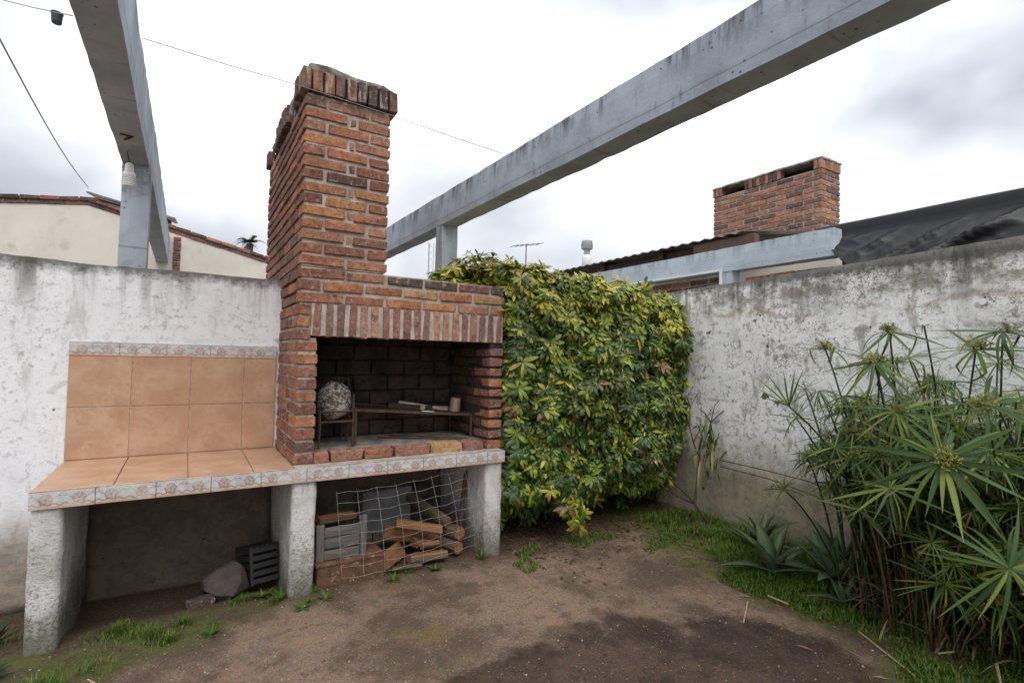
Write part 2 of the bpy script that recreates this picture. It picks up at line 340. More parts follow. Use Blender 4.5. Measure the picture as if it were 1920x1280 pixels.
def chamfer(x0, x1, y0, y1, z0, z1, c, jit=0., rnd=None):
    X, Y, Z = (x0, x1), (y0, y1), (z0, z1); v = []; idx = {}
    for i in (0, 1):
        for j in (0, 1):
            for k in (0, 1):
                sx, sy, sz = 1-2*i, 1-2*j, 1-2*k
                jx = jit*(rnd.random()-.5)*2 if jit else 0; jy = jit*(rnd.random()-.5)*2 if jit else 0; jz = jit*(rnd.random()-.5)*2 if jit else 0
                p = (X[i]+jx, Y[j]+jy, Z[k]+jz)
                cc = c*(.6+.9*rnd.random()) if jit else c
                idx[i, j, k, 'x'] = len(v); v.append((p[0], p[1]+sy*cc, p[2]+sz*cc))
                idx[i, j, k, 'y'] = len(v); v.append((p[0]+sx*cc, p[1], p[2]+sz*cc))
                idx[i, j, k, 'z'] = len(v); v.append((p[0]+sx*cc, p[1]+sy*cc, p[2]))
    g = lambda i, j, k, a: idx[i, j, k, a]; f = []
    f += [(g(0,0,0,'x'), g(0,0,1,'x'), g(0,1,1,'x'), g(0,1,0,'x')), (g(1,0,0,'x'), g(1,1,0,'x'), g(1,1,1,'x'), g(1,0,1,'x'))]
    f += [(g(0,0,0,'y'), g(1,0,0,'y'), g(1,0,1,'y'), g(0,0,1,'y')), (g(0,1,0,'y'), g(0,1,1,'y'), g(1,1,1,'y'), g(1,1,0,'y'))]
    f += [(g(0,0,0,'z'), g(0,1,0,'z'), g(1,1,0,'z'), g(1,0,0,'z')), (g(0,0,1,'z'), g(1,0,1,'z'), g(1,1,1,'z'), g(0,1,1,'z'))]
    for i in (0, 1):
        for j in (0, 1): f.append((g(i,j,0,'x'), g(i,j,0,'y'), g(i,j,1,'y'), g(i,j,1,'x')) if (i ^ j) else (g(i,j,0,'y'), g(i,j,0,'x'), g(i,j,1,'x'), g(i,j,1,'y')))
        for k in (0, 1): f.append((g(i,0,k,'z'), g(i,0,k,'x'), g(i,1,k,'x'), g(i,1,k,'z')) if (i ^ k) else (g(i,0,k,'x'), g(i,0,k,'z'), g(i,1,k,'z'), g(i,1,k,'x')))
    for j in (0, 1):
        for k in (0, 1): f.append((g(0,j,k,'y'), g(0,j,k,'z'), g(1,j,k,'z'), g(1,j,k,'y')) if (j ^ k) else (g(0,j,k,'z'), g(0,j,k,'y'), g(1,j,k,'y'), g(1,j,k,'z')))
    for i in (0, 1):
        for j in (0, 1):
            for k in (0, 1):
                t = (g(i,j,k,'x'), g(i,j,k,'y'), g(i,j,k,'z')); f.append(t if (i+j+k) % 2 else t[::-1])
    return v, f
def fixnormals(me):
    import bmesh
    bm = bmesh.new(); bm.from_mesh(me); bmesh.ops.recalc_face_normals(bm, faces=bm.faces); bm.to_mesh(me); bm.free()
def rough_box(x0, x1, y0, y1, z0, z1, res=.05, amp=.004, rnd=.006, freq=6., topfn=None, seed=0.):
    """box of welded grids, surface nudged by smooth noise, arrises worn round"""
    ns = [max(1, int(round((b-a)/res))) for a, b in ((x0, x1), (y0, y1), (z0, z1))]
    A = [np.linspace(a, b, n+1) for (a, b), n in zip(((x0, x1), (y0, y1), (z0, z1)), ns)]
    vid = {}; v = []; f = []
    def V(i, j, k):
        key = (i, j, k)
        if key not in vid:
            p = Vector((A[0][i], A[1][j], A[2][k])); e = [0, 0, 0]
            for q, (t, n) in enumerate(zip(key, ns)):
                if t == 0: e[q] = 1
                elif t == n: e[q] = -1
            if abs(e[0])+abs(e[1])+abs(e[2]) >= 2: p += Vector(e)*rnd*(.5+1.0*abs(noise.noise(p*9)))
            p += noise.noise_vector(p*freq + Vector((seed, 0, 0)))*amp + noise.noise_vector(p*freq*.25+Vector((0, seed, 0)))*amp*1.5
            if topfn and A[2][k] > z0: p.z += topfn(p)*(A[2][k]-z0)/(z1-z0)
            vid[key] = len(v); v.append(tuple(p))
        return vid[key]
    nx, ny, nz = ns
    for i in range(nx):
        for j in range(ny):
            f.append((V(i, j, 0), V(i, j+1, 0), V(i+1, j+1, 0), V(i+1, j, 0))); f.append((V(i, j, nz), V(i+1, j, nz), V(i+1, j+1, nz), V(i, j+1, nz)))
    for i in range(nx):
        for k in range(nz):
            f.append((V(i, 0, k), V(i+1, 0, k), V(i+1, 0, k+1), V(i, 0, k+1))); f.append((V(i, ny, k), V(i, ny, k+1), V(i+1, ny, k+1), V(i+1, ny, k)))
    for j in range(ny):
        for k in range(nz):
            f.append((V(0, j, k), V(0, j, k+1), V(0, j+1, k+1), V(0, j+1, k))); f.append((V(nx, j, k), V(nx, j+1, k), V(nx, j+1, k+1), V(nx, j, k+1)))
    b = MB(); b.add(v, f); return b
class Soup:
    """many copies of small triangle templates joined into one mesh (numpy)"""
    def __init__(s): s.v = []; s.f = []; s.c = []; s.n = 0
    def add(s, V, F, C):
        s.v.append(V); s.f.append(F+s.n); s.c.append(C); s.n += len(V)
    def inst(s, tpl, mats):
        V, F, C = tpl; mats = np.asarray(mats); N = len(mats)
        if not N: return
        H = np.c_[V, np.ones(len(V))]
        P = np.einsum('nij,vj->nvi', mats, H)[..., :3].reshape(-1, 3)
        FF = (F[None] + (np.arange(N)*len(V))[:, None, None]).reshape(-1, 3)
        s.add(P, FF, np.tile(C, (N, 1)))
    def mesh(s, name, mat, smooth=True):
        V = np.concatenate(s.v); F = np.concatenate(s.f); C = np.concatenate(s.c)
        return trimesh(name, V, F, C, mat, smooth)
def trimesh(name, V, F, C, mat, smooth=True):
    me = bpy.data.meshes.new(name); me.vertices.add(len(V)); me.vertices.foreach_set('co', np.ascontiguousarray(V, np.float32).ravel())
    me.loops.add(len(F)*3); me.loops.foreach_set('vertex_index', np.ascontiguousarray(F, np.int32).ravel())
    me.polygons.add(len(F)); me.polygons.foreach_set('loop_start', np.arange(0, len(F)*3, 3, dtype=np.int32))
    if smooth: me.polygons.foreach_set('use_smooth', np.ones(len(F), bool))
    me.materials.append(mat); me.update(calc_edges=True)
    a = me.color_attributes.new('Col', 'FLOAT_COLOR', 'POINT'); a.data.foreach_set('color', np.ascontiguousarray(np.c_[C, np.ones(len(C))], np.float32).ravel())
    return me

# ------------------------------------------------------------------ materials
BRICK = mat_brick('fired_clay'); BRICK_CAP = mat_brick('weathered_clay', cap=True); BRICKS_SOOT = mat_brick('sooty_clay', .72); MORTAR = mat_mortar(); MORTAR_SOOT = mat_mortar('sooty_mortar', (.05, .045, .04), (.025, .022, .02))
HEARTH = mat_mortar('hearth_screed', (.27, .25, .22), (.12, .11, .10))
ASHLAR = mat_simple('fire_clay_soot', (.085, .06, .05), (.035, .028, .026), 6, .9, .1, .4, dirt=(.015, .013, .012), coords='w')
WALL_A = mat_wall('whitewashed_render', 1.985, .08, (.84, .84, .87), 0., .44)
WALL_C = mat_wall('weathered_render', 2.17, .78, (.95, .945, .94), 5., .68, (.17, .14, .075))
LEG = mat_leg()
BEAM = mat_concrete('blue_painted_concrete', (.42, .475, .54), (.30, .34, .39), (.085, .085, .085), .95)
BEAM_N = mat_concrete('pale_blue_concrete', (.50, .57, .64), (.42, .48, .54), streak=.4)
TILE = mat_tile(); GROUT = mat_simple('grout', (.58, .48, .37), (.36, .29, .22), 30, .95, .1, coords='w')
TRIM_H = .088; BORDER = mat_border(TRIM_H); BORDER_S = mat_border(.085)
EARTH = mat_ground()
IRON = mat_simple('rusty_iron', (.10, .055, .035), (.05, .035, .03), 20, .8, .3, .4, dirt=(.17, .08, .04))
WIRE = mat_simple('galvanised_wire', (.50, .50, .48), (.30, .30, .29), 40, .45, .5, 0, metal=.4)
LEAF = mat_leaf('leaf', .36, .12, .38); BLADE = mat_leaf('grass_blade', .5, .3, .3); SEDGE = mat_leaf('sedge_leaf', .45, .12, .26)
BARK = mat_wood('bark', (.16, .12, .09), (.08, .055, .04)); SPLIT = mat_wood('split_wood', (.33, .165, .07), (.17, .082, .042)); GREYWOOD = mat_wood('weathered_wood', (.20, .18, .168), (.105, .094, .088))
TWIG = mat_simple('twig_bark', (.12, .085, .06), (.065, .045, .035), 30, .9, .1, .3)
CREAM = mat_simple('cream_render', (.72, .67, .58), (.62, .58, .52), 1.2, .9, .15, .2, dirt=(.50, .46, .40), coords='w')
DARKWOOD = mat_simple('dark_stained_wood', (.075, .045, .03), (.04, .027, .02), 9, .7, .3, .2)
ZINC = mat_simple('weathered_sheet', (.22, .20, .18), (.13, .11, .10), 5, .7, .4, .2, dirt=(.09, .06, .045))
WHITE = mat_simple('white_plastic', (.80, .80, .79), (.72, .72, .70), 20, .35, .5, 0)
TARP = mat_simple('black_tarpaulin', (.006, .0065, .0075), (.010, .0105, .012), 6, .42, .38, .3, fine=30)

# ================================================================== SETTING
def axis(dense0, dense1, step, far, n=16):
    d = np.arange(dense0, dense1+1e-6, step)
    g = np.geomspace(.15, far, n)
    return np.concatenate([dense0-g[::-1], d, dense1+g])
gx = axis(-1.6, 4.2, .05, 140); gy = axis(-.6, 4.3, .05, 180)
GZ = {}
def ground_z(x, y):
    p = Vector((x, y, 0))
    z = noise.noise(p*.9)*.018 + noise.noise(p*4)*.006
    if -2 < x < 5 and y < 4.3: 
        z += noise.noise(p*13)*.004
        b = min(1, max(0, (x - .17*y - 2.7)/.5)); z += b*(.03 + .02*noise.noise(p*5))
        c = min(1, max(0, (y-3.45)/.35))*min(1, max(0, (.75-x)/.2)); z -= .10*c
    z -= .02
    if y < 0 or x < -2: z *= .5
    return z
vv = [(x, y, ground_z(x, y)) for y in gy for x in gx]; nx = len(gx)
ff = [(j*nx+i, j*nx+i+1, (j+1)*nx+i+1, (j+1)*nx+i) for j in range(len(gy)-1) for i in range(nx-1)]
b = MB(); b.add(vv, ff); g = b.obj('ground', EARTH, smooth=True); props(g, kind='structure')

# boundary wall behind the barbecue
wa = thing('boundary_wall', (-1, 4.2, 0), 'whitewashed garden wall with mould-stained top behind the barbecue bench', 'wall')
rough_box(-7, 4.16, 4.124, 4.29, -.12, 1.985, .06, .004, .012, 4., lambda p: .012*noise.noise(p*2.3)+.006*noise.noise(p*11)).obj('wall', WALL_A, wa, smooth=True)
BAY_SHADE = mat_wall('bay_shade_render', 9., .7, (.44, .40, .35), 11., .80, (.075, .056, .04))  # stained speckled render, toned darker to paint in shade under the bench
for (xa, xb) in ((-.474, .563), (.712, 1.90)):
    rough_box(xa, xb, 4.106, 4.130, -.15, .664, .05, .003, .003, 6., seed=xa).obj('bay_shade_render', BAY_SHADE, wa, smooth=True)
# wall on the right
wc = thing('boundary_wall', (4.24, 1, 0), 'grimy peeling white wall beside the hedge and the sedge clump', 'wall')
rough_box(4.15, 4.32, -4, 4.31, -.15, 2.16, .06, .006, .014, 3.5, lambda p: (3.44-p.y)*.032+.014*noise.noise(p*2.1)+.008*noise.noise(p*9), seed=3.).obj('wall', WALL_C, wc, smooth=True)

# concrete beams and their posts
def beam_frame(label, x0, x1, zb, h, yp, post_x, zp):
    t = thing('concrete_beam', ((x0+x1)/2, yp, zp), label, 'beam', None)
    rough_box(x0, x1, -2.2, 9.5, zb, zb+h, .075, .0035, .006, 3., lambda p: .010*noise.noise(p*1.3)+.006*noise.noise(p*5), seed=x0).obj('beam', BEAM, t, smooth=False)
    rough_box(post_x[0], post_x[1], yp, yp+.15, zp, zb+.02, .05, .003, .006, 5., seed=x1).obj('post', BEAM, t, smooth=False)
beam_frame('grey-blue concrete beam on a post, above the tiled bench', -.398, -.246, 2.660, .39, 4.15, (-.396, -.238), 1.97)
beam_frame('grey-blue concrete beam on a post, beside the brick chimney', 1.872, 2.035, 2.61, .28, 4.16, (1.878, 2.035), 1.97)

# ================================================================== BARBECUE
rb = random.Random(3)
PAL = [(.43, .185, .092), (.37, .15, .085), (.39, .17, .097), (.29, .122, .078), (.23, .11, .078), (.47, .22, .102), (.49, .28, .13), (.35, .16, .10), (.15, .085, .065)]
PW = [5, 5, 4, 4, 2, 3, 1, 3, 1]
def brick_col(kind='n'):
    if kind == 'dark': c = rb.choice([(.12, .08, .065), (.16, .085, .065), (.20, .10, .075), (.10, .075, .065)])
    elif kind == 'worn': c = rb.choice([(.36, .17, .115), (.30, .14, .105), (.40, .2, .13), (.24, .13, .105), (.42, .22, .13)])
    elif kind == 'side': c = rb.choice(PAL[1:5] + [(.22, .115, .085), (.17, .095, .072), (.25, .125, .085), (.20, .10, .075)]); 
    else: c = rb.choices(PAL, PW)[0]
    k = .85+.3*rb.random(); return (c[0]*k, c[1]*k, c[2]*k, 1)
BM = {}
def brick_mesh(L_, D, H, mat):
    v = rb.randrange(4); key = (round(L_, 2), round(D, 2), round(H, 3), mat.name, v)
    if key not in BM:
        b = MB(); r = random.Random(len(BM)*7+1); b.add(*chamfer(0, key[0], 0, key[1], 0, key[2], .0032, .0048, r))
        me = b.mesh('brick', mat); fixnormals(me); BM[key] = me
    return BM[key]
def brick(parent, x, y, z, L_, D, H, kind='n', mat=None, name='brick', mw=None, jit=.003):
    """a brick whose box runs from (x,y,z) to (x+L,y+D,z+H) in the axes of mw"""
    me = brick_mesh(L_, D, H, mat or BRICK); o = bpy.data.objects.new(name, me)
    base = (mw or Matrix.Identity(4)) @ T(x+rb.uniform(-1, 1)*jit*.7, y+rb.uniform(-1, 1)*jit, z+rb.uniform(-1, 1)*jit*.6)
    sx, sy, sz = L_/round(L_, 2), D/round(D, 2), 1
    q = base @ RZ(rb.uniform(-1, 1)*.006) @ RY(rb.uniform(-1, 1)*.006) @ Matrix.Diagonal((sx, sy, sz, 1))
    link(o, parent, q); o.color = brick_col(kind); return o
CX0, CX1, CY0, CY1 = .578, 1.128, 3.388, 5.05
BX1 = 2.066; Z0 = .755; CO = .0778; BH = .057; NJ = .0208; NC = 30
bbq = thing('barbecue_grill', (1.3, 3.75, Z0), 'red brick barbecue with open hearth and tall chimney on the tiled bench', 'barbecue')
side_soup = MB()
for i in range(NC):
    z = Z0 + i*CO; A = i % 2 == 0
    low = i < 16
    yend = 4.12 if low else CY1
    kind = 'n'
    # --- front face
    if i >= 13:
        x1 = CX1 if not low else BX1
        if A: runs = [.262, .03, .25] if (i >= 16 and rb.random() < .75) else [.268, .268]
        else: runs = [.122, .255, .122]
        x = CX0; k = 0; lens = list(runs)
        if low:
            lens = ([.27] if i % 2 else [.125]) + [.25]*7
        while x < x1-.03 and k < len(lens):
            l = lens[k]
            if x + l > x1 - .04: l = x1 - x
            if not low and k == len(lens)-1: l = x1 - x
            kk = kind
            if low and i == 15 and x > CX1: kk = 'dark'
            elif i >= 29: kk = 'worn'
            elif low and x > 1.6: kk = 'worn' if rb.random() < .4 else 'n'
            first = k == 0; d = .12 if l > .15 else .115
            if first and not A and not low: d = .25      # header end of a side stretcher
            if l < .05: brick(bbq, x, CY0+.006, z+.004, l, .08, BH-.012, 'worn')
            else: brick(bbq, x, CY0, z, l, d, BH, kk)
            x += l + (NJ if l > .05 else .014) + rb.uniform(-.003, .003); k += 1
    else:
        # pier left of the opening, header face to the front
        wdt = .118 if i < 10 else .068
        brick(bbq, CX0+.002, CY0, z, wdt, .25, BH, 'n')
        if i < 10:
            brick(bbq, 1.952, CY0, z, .114, .12 if A else .25, BH, 'worn' if i > 7 else 'n')
            y = CY0 + (.12 if A else .25) + .02
            while y < 4.0: brick(bbq, 1.952, y, z, .114, .235, BH, 'worn', BRICKS_SOOT); y += .256
    # --- left face (a brick every .27 m along the wall line)
    if i >= 16: y = CY0 + (.12 if A else .25) + NJ
    elif i >= 13: y = CY0 + .12 + NJ
    else: y = CY0 + .25 + NJ + (0 if A else -.0)
    first = True
    while y < yend - .04:
        l = .245
        if i < 13 and first and not A: l = .118
        if y + l > yend - .05: l = yend - y - .003
        mw = T(CX0, 0, 0)
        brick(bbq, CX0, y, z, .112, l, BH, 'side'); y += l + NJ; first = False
    # --- faces turned away from the yard: right side and back of the shaft, joined
    if i >= 16:
        y = CY0 + .14
        while y < CY1 - .05:
            l = min(.245, CY1-y); v, f = chamfer(CX1-.11, CX1+rb.uniform(-.002, .002), y, y+l, z, z+BH, .006); side_soup.add(v, f); y += l+NJ
        x = CX0+.12
        while x < CX1-.14:
            l = min(.245, CX1-.12-x); v, f = chamfer(x, x+l, CY1-.1, CY1, z, z+BH, .006); side_soup.add(v, f); x += l+NJ
me = side_soup.obj('side_bricks', BRICK, bbq); fixnormals(me.data); me.color = (.38, .14, .08, 1); props(me, kind='stuff')
# soldier-course lintel
x = .655; n = 0; NS = 19; pitch = (BX1-.004-x)/NS
for k in range(NS):
    x = .655 + k*pitch + .012
    hgt = .212+rb.uniform(-.006, .004)
    brick(bbq, x, CY0-.004, 1.762-hgt, pitch-.022-rb.uniform(0, .005), .13, hgt, 'worn', name='soldier_brick')
# hearth edge row
x = .70
for l in (.09, .20, .19, .25, .24, .16):
    brick(bbq, x, CY0-.002, Z0, l, .115, .062, 'worn' if rb.random() < .5 else 'n', name='hearth_brick'); x += l+.016
# mortar cores
c = MB(); e = .012
c.box(CX0+e, CX1-e, CY0+e, CY1-e, 1.99, Z0+NC*CO-.004)
c.box(CX0+e, BX1-e, CY0+e, CY0+.14, 1.758, 1.985); c.box(CX0+e, BX1-e, CY0+.14, 4.118, 1.93, 1.985)      # beam over the lintel, roof of the hearth
c.box(CX0+e, .655, CY0+e, 4.118, Z0+.001, 1.757)
o = c.obj('mortar', MORTAR, bbq)
LIME = mat_mortar('lime_mortar', (.50, .465, .41), (.33, .30, .26)); c = MB(); c.box(.656, BX1-.008, CY0+.002, CY0+.12, 1.556, 1.757); c.obj('lintel_mortar', LIME, bbq)
c = MB(); c.box(.657, .691, CY0+e, 4.118, Z0+.001, 1.540); c.obj('mortar', MORTAR, bbq)
c = MB(); c.box(1.957, BX1-.009, CY0+e, 4.118, Z0+.001, 1.553); c.box(1.957, BX1-.009, CY0+.14, 4.118, 1.555, 1.928); c.obj('mortar', MORTAR_SOOT, bbq)
c = MB(); c.box(.692, .702, CY0+.13, 4.06, .83, 1.928); c.box(.692, 1.955, 4.085, 4.118, .78, 1.928); c.box(.703, 1.955, CY0+.125, CY0+.138, 1.56, 1.927); c.obj('soot_lining', MORTAR_SOOT, bbq)
c = rough_box(.703, 1.955, CY0+.116, 4.085, Z0+.001, .812, .06, .004, .004, 9.); c.obj('hearth_floor', HEARTH, bbq, smooth=True)
# fire bricks lining the back
for r_ in range(9):
    x = .705 - (.14 if r_ % 2 else 0)
    while x < 1.95:
        a = max(x, .706); bq = min(x+.27, 1.95)
        if bq-a > .04:
            q = brick(bbq, a, 4.06, .815+r_*.118, bq-a-.008, .05, .109, 'worn', ASHLAR, 'fire_brick', jit=.002)
        x += .275
# cap: soldiers with smoke gaps, then a crumbling mortar slab
zt = Z0+NC*CO
def soldiers_x(x0, x1, y, dy, nrm):
    n = round((x1-x0)/.068); p = (x1-x0)/n
    for k in range(n):
        brick(bbq, x0+k*p+.006, y, zt+.002+rb.uniform(-.004, .004), p-.013, dy, .135+rb.uniform(-.003, .003), 'dark' if rb.random() < .5 else 'worn', BRICK_CAP, name='cap_brick', jit=.002)
def soldiers_y(y0, y1, x):
    n = max(1, round((y1-y0)/.068)); p = (y1-y0)/n
    for k in range(n):
        brick(bbq, x, y0+k*p+.006, zt+.002+rb.uniform(-.004, .004), .125, p-.013, .13+rb.uniform(-.006, .006), 'dark', BRICK_CAP, name='cap_brick', jit=.005)
soldiers_x(CX0-.038, CX1+.038, CY0-.036, .14, -1); soldiers_x(CX0-.036, CX1+.036, CY1-.1, .135, 1)
for xx in (CX0-.036, CX1-.09): soldiers_y(CY0+.108, CY0+.20, xx); soldiers_y(3.93, 4.42, xx)
rough_box(CX0+.06, CX1-.06, CY0+.09, CY1-.09, zt-.001, zt+.03, .08, .004, .005).obj('flue_bed', MORTAR_SOOT, bbq)
CAPM = mat_mortar('lichened_mortar', (.33, .31, .27), (.11, .10, .085))
rough_box(CX0+.0, CX1+.012, CY0-.012, CY1-.02, zt+.136, zt+.186, .035, .009, .016, 9., lambda p: .022*noise.noise(p*5)-.05*(p.x-.85)).obj('cap_slab', CAPM, bbq)

# ================================================================== TILED BENCH
bench = thing('tiled_bench', (.7, 3.7, 0), 'long masonry bench with terracotta tile top and floral border edge', 'bench')
SX0, SX1, SY0 = -.604, 2.045, 3.295
c = MB(); c.box(SX0+.004, SX1-.003, SY0+.009, 4.122, .668, .7445); c.obj('slab', GROUT, bench)
for n_, (a, d) in enumerate(((-.604, -.478), (.567, .708), (1.905, 2.046))):
    rough_box(a, d, SY0+.022, 4.122, -.16, .6675, .022, .0035, .011, 14., seed=n_*3.).obj('leg', LEG, bench, smooth=True)
def tile_mesh(w_, d_, h_, mat, ch=.0025):
    b = MB(); b.add(*chamfer(0, w_, 0, d_, 0, h_, ch)); me = b.mesh('tile', mat); fixnormals(me); return me
jx = [-.604, -.285, .036, .357, .5755]
for k in range(4):
    me = tile_mesh(jx[k+1]-jx[k]-.005, 4.122-SY0-.002, .0105, TILE)
    o = link(bpy.data.objects.new('tile', me), bench, T(jx[k]+.0025, SY0+.001, .7445+rb.uniform(-.0006, .0006)) @ RY(rb.uniform(-.001, .001)))
c = MB(); c.box(.577, SX1-.004, SY0+.010, CY0+.02, .7447, .7535); c.obj('mortar_ledge', MORTAR, bench)
bt = tile_mesh(.247, .008, TRIM_H, BORDER, .0015)
x = SX0
while x < SX1-.02:
    l = min(.247, SX1-x); me = bt if l > .24 else tile_mesh(l, .008, TRIM_H, BORDER, .0015)
    link(bpy.data.objects.new('border_tile', me), bench, T(x, SY0-.0005+rb.uniform(-.001, .001), .6655+rb.uniform(-.0008, .0008))); x += .25
# splash-back tiles on the wall
jw = [-.604, -.286, .036, .356, .563]; zw = [.757, 1.078, 1.397]
for k in range(4):
    for r_ in range(2):
        me = tile_mesh(jw[k+1]-jw[k]-.005, .012, zw[r_+1]-zw[r_]-.005, TILE)
        link(bpy.data.objects.new('wall_tile', me), wa, T(jw[k]+.0025, 4.107+rb.uniform(-.001, .001), zw[r_]+.0025))
c = MB(); c.box(-.603, .565, 4.112, 4.126, .757, 1.482); c.obj('grout_bed', GROUT, wa)
bt2 = tile_mesh(.247, .010, .085, BORDER_S, .0015); x = -.604
while x < .55:
    l = min(.247, .565-x); me = bt2 if l > .24 else tile_mesh(l, .010, .085, BORDER_S, .0015)
    link(bpy.data.objects.new('border_tile', me), wa, T(x, 4.106, 1.3985)); x += .25

# ================================================================== ON THE HEARTH
HZ = .812
br = thing('ember_basket', (.87, 3.68, HZ), 'rusty iron ember basket standing on the hearth by the brick pier', 'brazier')
def bars(name, segs, r, parent, mat=IRON, n=5):
    b = MB()
    for s_ in segs: b.tube(s_, r, n)
    return b.obj(name, mat, parent, smooth=False)
x0, x1, y0, y1 = .765, .985, 3.575, 3.80
for (x, y, zt_) in ((x0, y0, 1.06), (x1, y0, 1.17), (x0, y1, 1.22), (x1+.02, y1, 1.27)):
    bars('leg', [[(x, y, HZ), (x+.004, y, .95), (x, y, zt_)]], .0075, br)
for z in (.985, 1.055):
    bars('rail', [[(x0, y0, z), (x1, y0, z)], [(x0, y1, z), (x1+.02, y1, z)], [(x0, y0, z), (x0, y1, z)], [(x1, y0, z), (x1+.02, y1, z)]], .007, br)
bars('grid', [[(x0+.02+k*.03, y0, .985), (x0+.02+k*.03, y1, .985)] for k in range(7)], .005, br)
bars('backrest', [[(x0+.1, y1, 1.055), (x0+.09, y1, 1.23), (x0+.15, y1, 1.27), (x1+.02, y1, 1.265)]] + [[(x0+.13+k*.035, y1, 1.055), (x0+.13+k*.035, y1, 1.265)] for k in range(3)], .006, br)
# egg-shaped speckled lump
LUMP = Mat('speckled_shell', .8, .3); p = LUMP.obj(); v_ = LUMP.voro(LUMP.map(p, (1, 1, 1.3)), 60); f_ = LUMP.noise(p, 60, 4, .7)
k_ = LUMP.mix(LUMP.ss(LUMP.noise(p, 48, 5, .7, .6), .44, .60), (.075, .055, .047), (.42, .37, .34))
LUMP.col(LUMP.mix(LUMP.ss(LUMP.noise(p, 6, 4), .5, .62, 0, .8), k_, (.50, .47, .43))); LUMP.bump(v_, .6, .01)
prof = [(.002, 0), (.045, .006), (.085, .035), (.105, .085), (.106, .125), (.092, .170), (.066, .205), (.034, .225), (.002, .231)]
b = MB(); b.lathe(prof, 22); b.v = [tuple(Vector(q)+noise.noise_vector(Vector(q)*11)*.017) for q in b.v]
o = b.obj('speckled_lump', LUMP.m, None, T(.872, 3.69, .991) @ RY(.10) @ RX(-.05) @ Matrix.Diagonal((1.16, .95, 1.12, 1)), smooth=True); props(o, 'speckled grey egg-shaped lump sitting in the ember basket', 'lump')
# tilted grate
gr = thing('grill_grate', (1.48, 3.85, HZ), 'rusty iron grill grate on legs inside the hearth', 'grate')
P = lambda u, v: Vector((1.02+.91*u, 3.63+.38*v, 1.055-.068*u+.01*v))
b = MB()
for q in ((0, 0, 1, 0), (0, 1, 1, 1), (0, 0, 0, 1), (1, 0, 1, 1)):
    a, d = P(q[0], q[1]), P(q[2], q[3]); b.tube([a, d], .0125, 4)
b.obj('frame', IRON, gr)
for k in range(1, 24):
    bars('bar', [[P(k/24, 0), P(k/24, 1)]], .0055, gr)
for u in (0, 1):
    for v in (0, 1): bars('leg', [[P(u, v), Vector((P(u, v).x, P(u, v).y, HZ))]], .010, gr)
# bits on the grate
def onP(u, v, dz=.0): q = P(u, v); q.z += .007+dz; return q
TIN = mat_simple('rusty_tin', (.34, .27, .21), (.22, .15, .10), 14, .55, .5, .25, dirt=(.13, .06, .03), metal=.3)
b = MB(); b.lathe([(.043, 0), (.045, .003), (.043, .008), (.0425, .035), (.044, .037), (.0425, .040), (.0425, .070), (.044, .072), (.0425, .075), (.043, .103), (.045, .108), (.041, .108), (.040, .02)], 20)
o = b.obj('tin_can', TIN, None, T(*(onP(.91, .35))) @ RY(.072), smooth=False); props(o, 'rusty empty tin can standing on the grill grate', 'can')
def stick(name, a, d, r, mat, label, cat, n=6, sag=.006, group=None):
    a = Vector(a); d = Vector(d); pts = []
    for k in range(5):
        t_ = k/4; q = a.lerp(d, t_) - a; q += noise.noise_vector(Vector((r*900+k, a.x*7, a.y*3)))*sag; pts.append(q)
    b = MB(); b.tube(pts, [r*(1, .92, 1.05, .9, .8)[k] for k in range(5)], n)
    o = b.obj(name, mat, None, T(*a)); return props(o, label, cat, group)
PALEW = mat_wood('pale_wood', (.42, .36, .28), (.30, .24, .17))
stick('stick', onP(.42, .55, .045), onP(.75, .30, .02), .011, PALEW, 'pale stick lying on the charred boards of the grate', 'stick')
def board(name, label, cat, mw, l, w_, h, mat, group=None):
    b = MB(); r = random.Random(l); b.add(*chamfer(-l/2, l/2, -w_/2, w_/2, 0, h, .003, .003, r))
    o = b.obj(name, mat, None, mw); fixnormals(o.data); return props(o, label, cat, group)
CHAR = mat_simple('charred_wood', (.05, .038, .03), (.025, .02, .018), 18, .85, .2, .5)
board('charred_board', 'black charred board lying flat on the grate', 'board', T(*onP(.52, .55)) @ RZ(-.25) @ RY(.075), .34, .12, .035, CHAR)
board('split_board', 'short split brown board lying beside the tin can', 'board', T(*onP(.72, .45)) @ RZ(.2) @ RY(.075), .26, .06, .03, PALEW)
stick('paper_scrap', onP(.55, .06), onP(.66, .05), .008, WHITE, 'white scrap lying along the front bar of the grate', 'scrap', 4)
# iron rods on the hearth floor
for k, (a, d, lab) in enumerate((((1.25, 3.86), (1.80, 3.53), 'thin iron rod on the hearth floor, the one closer to the brick edge'), ((1.36, 3.92), (1.86, 3.56), 'thin iron rod on the hearth floor, the one closer to the back lining'))):
    stick('iron_rod', (a[0], a[1], HZ+.009), (d[0], d[1], HZ+.009), .007, IRON, lab, 'rod', 5, .0)

